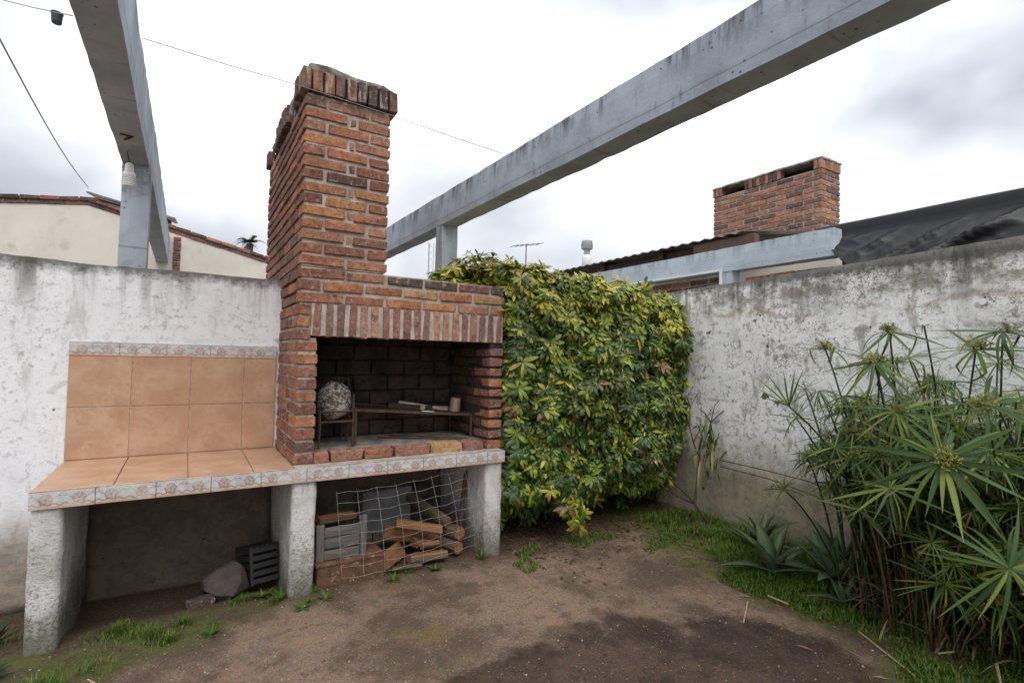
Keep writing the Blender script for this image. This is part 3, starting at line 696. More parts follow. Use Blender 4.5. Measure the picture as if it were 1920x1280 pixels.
# ================================================================== UNDER THE BENCH
RUST = mat_simple('flaking_rust', (.17, .085, .05), (.09, .05, .035), 16, .85, .2, .5, dirt=(.46, .36, .23), coords='obj')
gz = ground_z
t = thing('rusty_metal_box', (.95, 3.5, -.02), 'rusty metal box with flaking cream paint, under the wooden crate', 'box')
b = MB(); b.add(*chamfer(.735, 1.165, 3.37, 3.68, -.035, .122, .008, .003, random.Random(2))); o = b.obj('body', RUST, t); fixnormals(o.data)
b = MB(); b.box(.728, 1.172, 3.363, 3.688, .108, .1265, ch=.004); o = b.obj('lid', RUST, t); fixnormals(o.data)
t = thing('wooden_crate', (.89, 3.53, .127), 'weathered grey wooden crate stacked on the rusty metal box', 'crate')
def plank(parent, x0, x1, y0, y1, z0, z1, mat=GREYWOOD, name='slat', seed=0):
    b = MB(); cx, cy, cz = (x0+x1)/2, (y0+y1)/2, (z0+z1)/2
    b.add(*chamfer(x0-cx, x1-cx, y0-cy, y1-cy, z0-cz, z1-cz, .003, .002, random.Random(x0*91+z0*7+seed)))
    o = b.obj(name, mat, parent, T(cx, cy, cz)); fixnormals(o.data); return o
GREYWOOD_V = mat_wood('weathered_post', (.21, .19, .175), (.11, .10, .092), 2)
plank(t, .735, .785, 3.405, 3.435, .128, .355, GREYWOOD_V, 'post'); plank(t, 1.015, 1.055, 3.405, 3.435, .128, .385, GREYWOOD_V, 'post')
plank(t, .735, .785, 3.615, 3.645, .128, .345, GREYWOOD_V, 'post'); plank(t, 1.015, 1.055, 3.615, 3.645, .128, .345, GREYWOOD_V, 'post')
for z0, z1, y in ((.130, .188, 3.415), (.198, .268, 3.425), (.275, .335, 3.413)):
    plank(t, .787, 1.013, y, y+.014, z0, z1); plank(t, .787, 1.013, 3.622, 3.636, z0, z1)
    for x in (.742, 1.036): plank(t, x, x+.012, 3.437, 3.613, z0, z1)
plank(t, .79, 1.012, 3.44, 3.612, .128, .138, GREYWOOD, 'base')
# firewood
def log(name, label, a, d, r, kind='round', rot=0., group='firewood under the barbecue', seed=1):
    a, d = Vector(a), Vector(d); L_ = (d-a).length; rr = random.Random(seed)
    n = 12; b = MB(); st = 6; vs = []
    prof = []
    for k in range(n):
        q = 2*math.pi*k/n; e_ = r*(1+.10*math.sin(2*q+seed)+.06*math.sin(5*q+seed*2))
        x, y = math.cos(q)*e_, math.sin(q)*e_
        if kind == 'split' and y > .12*r: y = .12*r + (y-.12*r)*.12
        if kind == 'quarter':
            if y > 0: y *= .15
            if x > 0: x *= .25
        prof.append((x, y))
    for i in range(st):
        s_ = i/(st-1)*L_
        for (x, y) in prof:
            q = Vector((s_, x, y)); q += noise.noise_vector(q*18+Vector((seed, 0, 0)))*r*.10; vs.append(q)
    fs = [(i*n+k, i*n+(k+1) % n, (i+1)*n+(k+1) % n, (i+1)*n+k) for i in range(st-1) for k in range(n)]
    b.add(vs, fs, 0)
    if kind != 'round':
        for i, f in enumerate(b.f):
            zc = sum(b.v[q][2] for q in f)/4; yc = sum(b.v[q][1] for q in f)/4
            if zc > -.02*r and kind == 'split' or kind == 'quarter' and (zc > -.05*r or yc > .12*r): b.mi[i] = 1
    b.add([vs[k] for k in range(n)], [tuple(range(n-1, -1, -1))], 1); b.add([vs[(st-1)*n+k] for k in range(n)], [tuple(range(n))], 1)
    M = (d-a).to_track_quat('X', 'Z').to_matrix().to_4x4(); M.translation = a
    o = b.obj(name, [BARK, SPLIT], None, M @ RX(rot)); return props(o, label, 'log', group)
log('firewood_log', 'bark-covered half log lying in the top of the wooden crate', (.765, 3.50, .375), (1.0, 3.53, .372), .045, 'split', .1, None, 4)
log('firewood_log', 'bright orange split log lying across the top of the firewood pile', (1.30, 3.53, .262), (1.62, 3.45, .190), .042, 'split', .5, None, 5)
log('firewood_log', 'thick wedge of split firewood leaning at the front of the pile', (1.17, 3.42, .085), (1.36, 3.62, .075), .088, 'quarter', .9, None, 6)
log('firewood_log', 'flat split log lying on the ground at the front of the pile', (1.36, 3.43, .045), (1.63, 3.42, .040), .055, 'split', -.2, None, 7)
log('firewood_log', 'broad split log standing behind the orange log', (1.44, 3.56, .12), (1.62, 3.62, .14), .075, 'quarter', .5, None, 8)
log('firewood_log', 'round bark log with its sawn end beside the bench leg', (1.62, 3.72, .05), (1.74, 3.42, .045), .046, 'round', 0, None, 9)
log('firewood_log', 'round bark log stacked on the sawn-end log', (1.66, 3.74, .142), (1.76, 3.44, .140), .048, 'round', 1, None, 10)
log('firewood_log', 'slanting round log leaning back over the firewood pile', (1.52, 3.86, .34), (1.69, 3.50, .21), .040, 'round', .4, None, 11)
log('firewood_log', 'thin branch lying flat in front of the firewood', (1.22, 3.36, .012), (1.42, 3.335, .012), .010, 'round', .4, None, 12)
log('firewood_log', 'dark split log wedged under the orange log', (1.26, 3.66, .16), (1.52, 3.58, .135), .05, 'split', 1.4, None, 21)
log('firewood_log', 'short bark log at the back of the pile, below the pan', (1.50, 3.88, .06), (1.72, 3.84, .05), .06, 'round', 0, None, 22)
log('firewood_log', 'grey weathered log half hidden behind the thick wedge', (1.22, 3.80, .06), (1.46, 3.74, .06), .062, 'round', .6, None, 23)
log('firewood_log', 'small split wedge resting on the flat front log', (1.46, 3.45, .112), (1.60, 3.46, .108), .036, 'quarter', .3, None, 24)
# wire mesh panel leaning in front
t = thing('wire_mesh_panel', (1.35, 3.345, 0), 'bent galvanised wire mesh panel leaning in front of the firewood', 'wire mesh')
A0, A1, A2, A3 = Vector((.835, 3.352, .575)), Vector((1.735, 3.36, .640)), Vector((1.83, 3.335, .06)), Vector((.885, 3.335, .015))
def MP(u, v):
    q = (A0.lerp(A1, u)).lerp(A3.lerp(A2, u), v); q.x += .03*math.sin(v*3)*u; q.z -= .018*math.sin(u*math.pi); q.y += -.016*math.sin(u*math.pi*1.3)*math.sin(v*2.5)-.004; return q
for k in range(8):
    u = k/7; b = MB(); b.tube([MP(u, j/10*(1 if k % 3 else .97)) for j in range(11)], .0013, 4); b.obj('wire', WIRE, t)
for k in range(9):
    v = k/8.4+.02; b = MB(); b.tube([MP(j/14, v) + Vector((0, -.002, .006*math.sin(j*1.9+k))) for j in range(15)], .0012, 4); b.obj('wire', WIRE, t)
# pan, block, iron bar
PAN = mat_simple('black_enamel', (.028, .028, .03), (.05, .048, .046), 12, .5, .5, .2)
t = thing('round_pan', (1.66, 4.0, .06), 'round black pan standing on edge behind the firewood', 'pan')
mw = T(1.655, 4.03, .30) @ RX(R(72)) @ RZ(.3)
b = MB(); b.lathe([(.001, 0), (.085, 0), (.10, .012), (.108, .05), (.112, .052), (.105, .05), (.095, .014), (.001, .006)], 24, mw); b.obj('body', PAN, t, smooth=True)
b = MB(); b.tube([mw @ Vector((.10, 0, .04)), mw @ Vector((.16, 0, .05)), mw @ Vector((.21, 0, .045))], .008, 6); b.obj('handle', PAN, t)
BLOCK = mat_simple('grey_cement', (.30, .30, .30), (.20, .195, .19), 8, .9, .1, .4)
b = MB(); b.add(*chamfer(-.20, .20, -.06, .06, 0, .42, .008, .006, random.Random(5))); o = b.obj('cement_block', BLOCK, None, T(1.38, 4.02, -.03) @ RZ(.06)); fixnormals(o.data); props(o, 'grey cement block standing behind the firewood pile', 'block')
o = stick('iron_bar', (1.80, 3.55, .0), (1.89, 3.62, .55), .018, IRON, 'dark iron bar leaning against the bench leg by the firewood', 'bar', 8, .0)
# left bay
STONE = mat_simple('pinkish_stone', (.10, .08, .073), (.06, .05, .046), 7, .9, .15, .5, dirt=(.12, .10, .09))
b = MB(); prof = [(.002, -.11), (.08, -.10), (.125, -.04), (.12, .03), (.085, .085), (.04, .12), (.002, .128)]
b.lathe(prof, 8); b.v = [tuple(Vector((q[0]*1.05, q[1]*.8, q[2]*.85)) + noise.noise_vector(Vector(q)*9+Vector((3, 1, 0)))*.055) for q in b.v]
o = b.obj('rock', STONE, None, T(.27, 3.66, .0) @ RZ(.4) @ RY(.35)); props(o, 'angular pinkish rock lying under the bench by the black crate', 'rock')
BLK = mat_simple('black_plastic', (.022, .022, .024), (.035, .034, .035), 8, .5, .4, .1)
t = thing('plastic_crate', (.45, 3.75, -.1), 'slatted black plastic crate tipped over under the bench', 'crate')
mw = T(.455, 3.78, .035) @ RZ(.22) @ RX(R(-14))
for sx in (-1, 1):
    for sy in (-1, 1): b = MB(); b.box(sx*.085-.009, sx*.085+.009, sy*.13-.009, sy*.13+.009, -.09, .13, mw); b.obj('corner_post', BLK, t)
for k in range(5):
    z = -.085+k*.046
    for sy in (-1, 1): b = MB(); b.box(-.075, .075, sy*.13-.004, sy*.13+.004, z, z+.03, mw); b.obj('slat', BLK, t)
    for sx in (-1, 1): b = MB(); b.box(sx*.085-.004, sx*.085+.004, -.12, .12, z, z+.03, mw); b.obj('slat', BLK, t)
for k in range(6): b = MB(); b.box(-.09+k*.031, -.068+k*.031, -.135, .135, .132, .138, mw); b.obj('slat', BLK, t)
for k, (x, y, a, lab) in enumerate(((.12, 3.52, .2, 'broken half brick lying on the soil under the bench'),)):
    o = brick(None, -.06, -.03, 0, .14, .1, .05, 'dark', mw=T(x, y, gz(x, y)-.01) @ RZ(a), name='half_brick'); props(o, lab, 'brick')
# lamp hanging from the left beam
t = thing('hanging_lamp', (-.337, 3.96, 2.66), 'white lamp holder and ribbed bulb hanging under the left beam', 'lamp')
b = MB(); b.tube([(-.350, 3.93, 2.662), (-.347, 3.935, 2.64), (-.338, 3.958, 2.60)], .003, 6); b.obj('cord', TWIG, t)
b = MB(); b.lathe([(0.0049, .0), (0.0146, -.004), (0.0214, -.014), (0.0238, -.05), (0.0238, -.058), (0.0049, -.058)], 20, T(-.338, 3.958, 2.602)); b.obj('lamp_holder', WHITE, t, smooth=False)
b = MB(); b.lathe([(0.0073, -.060), (0.0293, -.062), (0.0329, -.070), (0.0335, -.088), (0.0049, -.089)], 20, T(-.338, 3.958, 2.602)); b.obj('bulb_base', WHITE, t)
b = MB(); prof = [(.004, -.0895)]
for k in range(5): z = -.092-k*.0125; prof += [(.030, z+.001), (.037, z-.003), (.037, z-.007), (.030, z-.0115)]
b.lathe(prof+[(.004, -.154)], 24, T(-.338, 3.958, 2.602)); b.obj('bulb', WHITE, t)
b = MB(); b.tube([(-.36, 3.62, 2.657), (-.33, 3.62, 2.655), (-.30, 3.625, 2.657), (-.325, 3.66, 2.652), (-.345, 3.70, 2.655)], .006, 5); o = b.obj('rusty_hook', IRON, None); props(o, 'small rusty hook under the left concrete beam', 'hook')
# clothes line and cables
def line(name, pts, r, mat, label, cat='wire'):
    b = MB(); b.tube(pts, r, 4); o = b.obj(name, mat, None); return props(o, label, cat)
LINEM = mat_simple('grey_line', (.30, .29, .28), (.22, .21, .2), 20, .7, .2, 0)
a, d = Vector((-.25, 3.50, 3.0)), Vector((1.872, 3.13, 2.893))
P0 = at(268, 72, 0, -.247); P1 = at(560, 160, 1, 3.335); P2 = at(745, 220, 1, 3.335); P3 = at(943, 288, 0, 1.868)
line('clothes_line', [P0, P0.lerp(P1, .5)+Vector((0, 0, -.006)), P1, P2, P2.lerp(P3, .5)+Vector((0, 0, -.006)), P3], .0022, LINEM, 'thin clothes line stretched from beam to beam across the chimney front', 'line')
Q0 = at(136, 30, 0, -.40); Q1 = at(-60, -16, 1, 3.2)
line('clothes_line', [Q0, at(60, 14, 1, 2.9), Q1], .0022, LINEM, 'thin line running off the outer side of the left beam', 'line')
C0 = at(-60, -40, 1, 3.0); C1 = at(166, 352, 1, 8.55)
line('overhead_cable', [C0.lerp(C1, k/8)-Vector((0, 0, .08*math.sin(math.pi*k/8))) for k in range(9)], .0045, LINEM, 'dark cable slanting down to the roof of the cream house', 'cable')
GREENP = mat_simple('dark_green_plastic', (.02, .055, .045), (.03, .045, .06), 10, .5, .4, 0)
pp = at(107, 27, 1, 2.95)
t = thing('hanging_pot', pp, 'small dark green pot hanging on the line', 'pot')
b = MB(); b.lathe([(.016, -.042), (.018, -.038), (.021, .0), (.0225, .001), (.0225, .005), (.019, .005), (.015, -.038)], 14, T(*pp)); b.obj('body', GREENP, t)
b = MB(); b.tube([pp+Vector((-.02, 0, .003)), pp+Vector((0, 0, .010)), pp+Vector((.02, 0, .003))], .002, 4); b.obj('handle', GREENP, t)

# ================================================================== NEIGHBOURS
MORTAR_D = mat_mortar('dark_mortar', (.22, .19, .16), (.10, .085, .07))
# cream gabled house beyond the wall, left
hl = thing('cream_house', (-1.15, 9, 0), 'cream rendered gable house with brick coping beyond the garden wall', 'house')
YG = 8.6; AP = (-1.15, 3.315)
sl_l, sl_r = .14, -.237
def gz_(x): return AP[1] + (sl_l*(x-AP[0]) if x < AP[0] else sl_r*(x-AP[0]))
XL, XR = -7.5, 2.6
b = MB(); pts = [(XL, -.1), (XR, -.1), (XR, gz_(XR)), AP, (XL, gz_(XL))]
b.add([(x, YG, z) for x, z in pts] + [(x, YG+5, z) for x, z in pts], [(0, 1, 2, 3, 4), (9, 8, 7, 6, 5)] + [(k, k+5, (k+1) % 5+5, (k+1) % 5) for k in range(5)])
o = b.obj('wall', CREAM, hl); fixnormals(o.data)
for (xa, xb) in ((-2.6, AP[0]), (AP[0], 1.25)):
    b = MB(); q_ = [(xa, gz_(xa)), (xb, gz_(xb)), (xb, gz_(xb)+.092), (xa, gz_(xa)+.092)]
    b.add([(x, YG-.006, z) for x, z in q_]+[(x, YG+.1, z) for x, z in q_], [(0, 1, 2, 3), (7, 6, 5, 4), (0, 4, 5, 1), (1, 5, 6, 2), (2, 6, 7, 3), (3, 7, 4, 0)]); o = b.obj('coping_mortar', MORTAR_D, hl); fixnormals(o.data)
def coping(x0, x1, row, pitch, h, proud):
    x = x0
    while x < x1-.02:
        sl_ = sl_l if x < AP[0] else sl_r; a = math.atan(sl_)
        mw = T(x, YG-proud, gz_(x)+row) @ RY(-a)
        o = brick(hl, 0, 0, 0, pitch-.006, .12, h, rb.choice(['worn', 'dark', 'dark', 'side']), name='coping_brick', mw=mw, jit=.004); x += pitch
for (x0, x1) in ((-2.5, AP[0]-.01), (AP[0]+.01, 1.2)):
    coping(x0, x1, .0, .19, .052, .012); coping(x0-.06 if x0 < -2 else x0, x1, .056, .19, .045, .035)
z_ = 2.0
while z_ < gz_(-.16)-.06:
    brick(hl, -.20, YG-.02, z_, .085, .1, .058, 'side', name='pilaster_brick'); z_ += .07
t = thing('eave_roof', (-1, 9.2, 3.4), 'small dark roof edge sticking up behind the brick coping', 'roof')
b = MB(); b.add([(-1.22, 8.95, 3.56), (-.2, 8.95, 3.36), (-.2, 10.5, 3.62), (-1.22, 10.5, 3.82), (-1.22, 8.95, 3.585), (-.2, 8.95, 3.385), (-.2, 10.5, 3.645), (-1.22, 10.5, 3.845)], [(0, 1, 2, 3), (7, 6, 5, 4), (0, 4, 5, 1), (1, 5, 6, 2), (2, 6, 7, 3), (3, 7, 4, 0)]); o = b.obj('sheet', ZINC, t); fixnormals(o.data)
b = MB(); b.add([(-1.12, 9.05, 3.3), (-.25, 9.05, 3.1), (-.25, 9.05, 3.36), (-1.12, 9.05, 3.53), (-1.12, 9.2, 3.3), (-.25, 9.2, 3.1), (-.25, 9.2, 3.36), (-1.12, 9.2, 3.53)], [(0, 1, 2, 3), (7, 6, 5, 4), (0, 4, 5, 1), (1, 5, 6, 2), (2, 6, 7, 3), (3, 7, 4, 0)]); o = b.obj('rafter', DARKWOOD, t); fixnormals(o.data)
# distant palm
pt = thing('palm_tree', (1.75, 20, 0), 'distant palm crown showing above the cream house roof', 'tree')
b = MB(); b.tube([(1.75, 20, 0), (1.72, 20, 2.5), (1.75, 20, 5.25)], [.16, .13, .11], 8); b.obj('trunk', BARK, pt)
s_ = Soup()
for k in range(17):
    a = 2*math.pi*k/17*1.9; el = rng.uniform(-.2, 1.2); L_ = rng.uniform(.42, .68); prev = None
    dr = np.array([math.cos(a)*math.cos(el), math.sin(a)*math.cos(el), math.sin(el)])
    for j in range(9):
        tt = (j+1)/9; c = np.array([1.75, 20, 5.28]) + dr*L_*tt + np.array([0, 0, -.30*tt*tt*L_*2])
        for sd_ in (-1, 1):
            n_ = np.cross(dr, [0, 0, 1]); n_ /= np.linalg.norm(n_)+1e-6; tip = c + (n_*sd_*.8+dr*.6+np.array([0, 0, -.25]))*(.26*(1.15-tt))
            V = np.array([c-dr*.03, c+dr*.03, tip]); s_.add(V, np.array([[0, 1, 2]]), np.tile([.035, .05, .02], (3, 1)))
me = s_.mesh('crown', LEAF, False); me.transform(W[pt].inverted()); link(bpy.data.objects.new('crown', me), pt, W[pt])
# lattice mast
mm = thing('radio_mast', (5.98, 14, 0), 'slender lattice mast standing far behind the barbecue', 'mast')
b = MB(); cs = [Vector((5.90, 14, 0)), Vector((6.06, 14, 0)), Vector((5.98, 14.14, 0))]
MASTM = mat_simple('galvanised_mast', (.42, .42, .42), (.34, .34, .34), 4, .6, .4, 0)
for c in cs: b.tube([c, c+Vector((0, 0, 4.8))], .009, 4)
for k in range(24):
    for q in range(3): b.tube([cs[q]+Vector((0, 0, k*.2)), cs[(q+1) % 3]+Vector((0, 0, k*.2+.2))], .005, 3)
b.obj('lattice', MASTM, mm)

# house on the right: chimney, corrugated eave, flue
hr = thing('neighbour_house', (7.2, 5.6, 0), 'neighbouring house with corrugated eave behind the hedge', 'house')
b = MB(); b.box(6.1, 10.5, 2.9, 9, -.1, 2.86); b.obj('wall', CREAM, hr)
NY0, NY1 = 3.58, 9.2; n = 130; vs = []; fs = []
for i in range(n+1):
    y = NY0 + (NY1-NY0)*i/n; h = .012*math.sin(i*math.pi/2*1.0)
    for (x, z) in ((5.45, 2.985), (7.0, 3.22), (9.0, 3.5)): vs.append((x, y, z+h)); 
    for (x, z) in ((5.45, 2.985), (7.0, 3.22), (9.0, 3.5)): vs.append((x, y, z+h-.006))
for i in range(n):
    for k in range(2):
        a = i*6+k; fs += [(a, a+1, a+7, a+6), (a+3, a+9, a+10, a+4)]
    a = i*6; fs.append((a, a+6, a+9, a+3))
b = MB(); b.add(vs, fs); b.obj('roof', ZINC, hr)
for y in (3.72, 4.9, 6.1, 7.4):
    b = MB(); b.add([(5.56, y, 2.86), (7.0, y, 3.08), (7.0, y, 3.20), (5.56, y, 2.985), (5.56, y+.09, 2.86), (7.0, y+.09, 3.08), (7.0, y+.09, 3.20), (5.56, y+.09, 2.985)], [(0, 1, 2, 3), (7, 6, 5, 4), (0, 4, 5, 1), (1, 5, 6, 2), (2, 6, 7, 3), (3, 7, 4, 0)])
    o = b.obj('rafter', DARKWOOD, hr); fixnormals(o.data)
b = MB(); b.box(5.62, 5.68, 3.80, 9, 2.80, 2.955); b.obj('fascia', DARKWOOD, hr)
b = MB(); b.box(5.5, 5.6, 3.5, 4.35, 2.84, 2.95, ch=.004); o = b.obj('eave_beam', mat_simple('brown_painted_wood', (.13, .075, .055), (.09, .055, .04), 8, .6, .3, .2), hr); fixnormals(o.data)
# its chimney
nc = thing('brick_chimney', (7.64, 4.6, 2.6), 'wide brick chimney with two smoke slots on the neighbouring house', 'chimney')
KX0, KX1, KY0, KY1 = 7.39, 7.89, 3.70, 5.44; KZ = 3.03; KN = 15
def nkind(): return rb.choice(['n', 'side', 'side', 'worn', 'worn', 'dark'])
far_soup = MB()
for i in range(KN):
    z = KZ+i*CO; A = i % 2
    y = KY0 + (0 if A else .12+NJ); f0 = True
    while y < KY1-.04:
        l = min(.245, KY1-y); 
        if KY1-y-l < .05: l = KY1-y
        brick(nc, KX0, y, z, .11, l, BH, nkind()); y += l+NJ
    x = KX0 + (.11+NJ if A else 0)
    while x < KX1-.04:
        l = min(.245, KX1-x)
        if KX1-x-l < .05: l = KX1-x
        brick(nc, x, KY0, z, l, .11, BH, nkind()); x += l+NJ
    v, f = chamfer(KX0+.12, KX1, KY1-.1, KY1, z, z+BH, .006); far_soup.add(v, f); v, f = chamfer(KX1-.1, KX1, KY0+.12, KY1-.11, z, z+BH, .006); far_soup.add(v, f)
o = far_soup.obj('side_bricks', BRICK, nc); o.color = (.36, .15, .09, 1); fixnormals(o.data); props(o, kind='stuff')
kt = KZ+KN*CO
b = MB(); b.box(KX0+.01, KX1-.01, KY0+.01, KY1-.01, 2.55, kt-.004); b.obj('mortar', MORTAR, nc)
def ysold(y0, y1):
    n = max(1, round((y1-y0)/.066)); p = (y1-y0)/n
    for k in range(n): brick(nc, KX0-.015, y0+k*p+.006, kt, .12, p-.012, .125, rb.choice(['worn', 'worn', 'dark']), name='cap_brick'); 
ysold(KY0-.012, KY0+.11); ysold(4.28, 4.87); ysold(5.27, KY1+.012)
for k in range(6): brick(nc, KX0+.11+k*.066, KY0-.015, kt, .054, .12, .125, rb.choice(['worn', 'worn', 'dark']), name='cap_brick')
b = MB(); b.box(KX0+.25, KX1-.02, KY0+.12, KY1-.02, kt-.002, kt+.118); b.obj('flue_core', MORTAR_SOOT, nc)
rough_box(KX0-.025, KX1+.02, KY0-.025, KY1+.03, kt+.128, kt+.165, .08, .006, .01).obj('cap_slab', CAPM, nc)
# pale-blue beam on the far side of the right-hand wall
nb = thing('painted_beam', (4.87, 4, 0), 'pale blue painted beam running just beyond the right-hand wall', 'beam')
rough_box(4.8, 4.95, 2.30, 7.0, 2.405, 2.665, .08, .003, .006, 3.).obj('beam', BEAM_N, nb)
for y in (3.30, 6.2): rough_box(4.805, 4.94, y, y+.14, -.05, 2.42, .1, .003, .005).obj('post', BEAM_N, nb)
WFR = mat_simple('white_paint', (.78, .78, .78), (.70, .70, .70), 9, .5, .4, 0)
b = MB(); b.box(4.775, 4.797, 3.44, 6.0, 2.415, 2.437); b.box(4.775, 4.797, 3.415, 3.439, 2.20, 2.437); b.obj('white_trim', WFR, nb)
bw = thing('brick_ledge', (4.95, 3, 0), 'low reddish brick ledge just above the right-hand wall', 'wall')
y = 2.05
b = MB(); b.box(4.86, 5.05, 2.04, 3.29, 0, 2.19); b.box(4.96, 5.05, 3.45, 6.1, 0, 2.40); b.obj('core', MORTAR, bw)
for r_ in range(2):
    y = 2.05 + (.12 if r_ else 0)
    while y < 3.05: brick(bw, 4.85, y, 2.195+r_*.075, .12, .24, .06, 'side'); y += .258
for r_ in range(3):
    y = 3.46
    while y < 5.0: brick(bw, 4.955, y+(.1 if r_ % 2 else 0), 2.19+r_*.07, .08, .24, .056, 'side'); y += .258
# metal flue and aerial
fl = thing('metal_flue', (5.97, 7, 3.0), 'short white metal flue pipe with louvred cap above the corrugated eave', 'flue')
b = MB(); b.lathe([(.085, 3.0), (.085, 3.27), (.075, 3.285), (.06, 3.31)], 16, T(5.97, 7, 0)); b.obj('pipe', WFR, fl, smooth=True)
b = MB(); b.lathe([(.055, 3.30), (.055, 3.40), (.10, 3.42), (.105, 3.46), (.095, 3.465), (.105, 3.47), (.105, 3.50), (.095, 3.505), (.10, 3.51), (.095, 3.56), (.02, 3.58)], 16, T(5.97, 7, 0)); b.obj('cowl', mat_simple('zinc_cowl', (.42, .43, .40), (.3, .31, .29), 9, .5, .5, .1, metal=.5), fl)
ae = thing('tv_aerial', (6.0, 9, 3.4), 'small television aerial on a thin pole behind the hedge', 'aerial')
b = MB(); b.tube([(6.0, 9.0, 3.3), (6.0, 9, 3.88)], .012, 5); b.obj('pole', IRON, ae)
b = MB(); b.tube([(5.67, 9, 3.79), (6.36, 9, 3.93)], .010, 5); b.obj('boom', MASTM, ae)
for k in range(6):
    x = 5.69+k*.13; z = 3.795+k*.0265; b = MB(); b.tube([(x, 8.84, z-.01), (x, 9.16, z-.01)], .008, 4); b.obj('rod', MASTM, ae)
# tarpaulin
ta = thing('tarpaulin', (5.3, 1, 2.6), 'black tarpaulin draped over a roof edge above the right-hand wall', 'tarpaulin')
ny = 260; band = [(7.2, 2.95), (6.0, 2.85), (5.30, 2.775), (5.03, 2.742), (5.0, 2.73), (4.99, 2.70), (4.985, 2.655), (4.98, 2.615)]
drape = [(4.98-.56*(k/22)**1.15, 2.615-.55*(k/22)) for k in range(1, 23)]
vs = []; fs = []; m_ = len(band)+len(drape)
for i in range(ny+1):
    y = 2.56 - i*.018; ln_ = max(.03, min(1., (2.50-y)/.62))*(1+.05*noise.noise(Vector((y*6, 0, 0))))
    for k, (x, z) in enumerate(band): vs.append((x+.004*noise.noise(Vector((y*4, k, 0))), y, z+.006*noise.noise(Vector((y*1.5, k*.2, 3)))))
    for k, (x, z) in enumerate(drape):
        xx = 4.98+(x-4.98)*ln_; zz = 2.615+(z-2.615)*ln_; h_ = min(1., (k+1)/7)*ln_
        ph = y*7.5 + zz*13 + 1.6*noise.noise(Vector((y*1.3, zz*2.5, 0)))
        f_ = (1-abs(math.sin(ph)))**2*.085 + (1-abs(math.sin(ph*.43+1.3+2*noise.noise(Vector((y, zz*3, 8))))))**3*.08 + noise.noise(Vector((y*9, zz*12, 5)))*.012 + (1-abs(math.sin(y*17-zz*21+3*noise.noise(Vector((y*2, zz*4, 1))))))**4*.014
        vs.append((xx-f_*h_, y, zz+f_*h_*.25))
for i in range(ny):
    for k in range(m_-1): a = i*m_+k; fs.append((a, a+1, a+m_+1, a+m_))
b = MB(); b.add(vs, fs); o = b.obj('sheet', TARP, ta, smooth=True)
md = o.modifiers.new('thick', 'SOLIDIFY'); md.thickness = .004
b = MB(); b.box(5.06, 5.16, -2, 2.5, 2.60, 2.70); b.box(5.16, 5.26, 2.3, 2.4, -.05, 2.6); b.box(5.06, 5.16, -1.9, -1.8, -.05, 2.6); b.obj('roof_edge', DARKWOOD, ta)

# ================================================================== PLANTS
def rotz_np(a): c, s = math.cos(a), math.sin(a); return np.array([[c, -s, 0], [s, c, 0], [0, 0, 1]])
def frame(d, roll=0.):
    """4x4 rotation taking +Z to direction d"""
    d = Vector(d).normalized(); q = d.to_track_quat('Z', 'Y').to_matrix() @ Matrix.Rotation(roll, 3, 'Z'); return q
def xf(p, d, s=1., roll=0.):
    M = frame(d, roll).to_4x4(); M = M @ Matrix.Diagonal((s, s, s, 1)); M.translation = Vector(p); return M
# ---- variegated hedge (palmately compound leaves)
def leaflet(L_, w_, az, el, droop, c0, c1, r):
    """blade starting at the origin, folded along the midrib; returns verts, tris, colours"""
    st = [(0, .05), (.28, .72), (.58, 1.), (.85, .62), (1., .0)]
    V = []; C = []; ca, sa = math.cos(az), math.sin(az)
    h = 0.; ang = el; px = 0.; pz = 0.; prev = 0
    for (t_, ww) in st:
        dl = (t_-prev)*L_; px += dl*math.cos(ang); pz += dl*math.sin(ang); ang -= droop*(t_-prev)*1.2; prev = t_
        hw = w_*ww*.5
        for sd_ in (-1, 0, 1):
            lx, ly, lz = px, sd_*hw, pz - (abs(sd_)*hw*.28 if ww > .1 else 0) + (.0 if sd_ else 0)
            V.append((lx*ca - ly*sa, lx*sa + ly*ca, lz)); 
            k = .5+.5*r.random() if sd_ == 0 else r.random(); C.append([a*(1-k*.6)+b_*k*.6 for a, b_ in zip(c0, c1)] if sd_ == 0 else list(c0))
    F = []
    for i in range(4):
        for q in (0, 1):
            a = i*3+q
            if i < 3: F += [(a, a+3, a+4), (a, a+4, a+1)]
            else: F += [(a, a+3+(1 if q == 0 else 0), a+1)]
    return V, F, C
GREENS = [(.040, .082, .012), (.060, .118, .014), (.024, .052, .012), (.14, .20, .02), (.042, .085, .020)]
YELLS = [(.52, .46, .035), (.40, .41, .04), (.60, .50, .06), (.26, .31, .03), (.50, .36, .05)]
def rosette(seed, yellow):
    r = random.Random(seed); V = []; F = []; C = []; n = r.choice((8, 9, 9, 10)); g = r.choice(GREENS)
    for k in range(n):
        y_ = r.random() < yellow; c0 = r.choice(YELLS) if y_ else g; c1 = r.choice(GREENS) if y_ else (g[0]*1.5, g[1]*1.4, g[2]*1.2)
        kk = .8+.4*r.random(); c0 = tuple(a*kk for a in c0)
        v, f, c = leaflet(r.uniform(.070, .108), r.uniform(.022, .031), 2*math.pi*k/n+r.uniform(-.2, .2), r.uniform(-.25, .6), r.uniform(.5, 1.5), c0, c1, r)
        o_ = len(V); V += v; F += [tuple(i+o_ for i in q) for q in f]; C += c
    # petiole running back into the shrub
    o_ = len(V); V += [(.003, 0, 0), (-.003, 0, 0), (0, .003, -.10)]; F += [(o_, o_+1, o_+2)]; C += [[.10, .12, .03]]*3
    return np.array(V, float), np.array(F, int), np.array(C, float)
ROS_G = [rosette(i, .0) for i in range(6)]; ROS_M = [rosette(20+i, .35) for i in range(6)]; ROS_Y = [rosette(40+i, .92) for i in range(6)]; DEADC = np.array([.20, .12, .055])
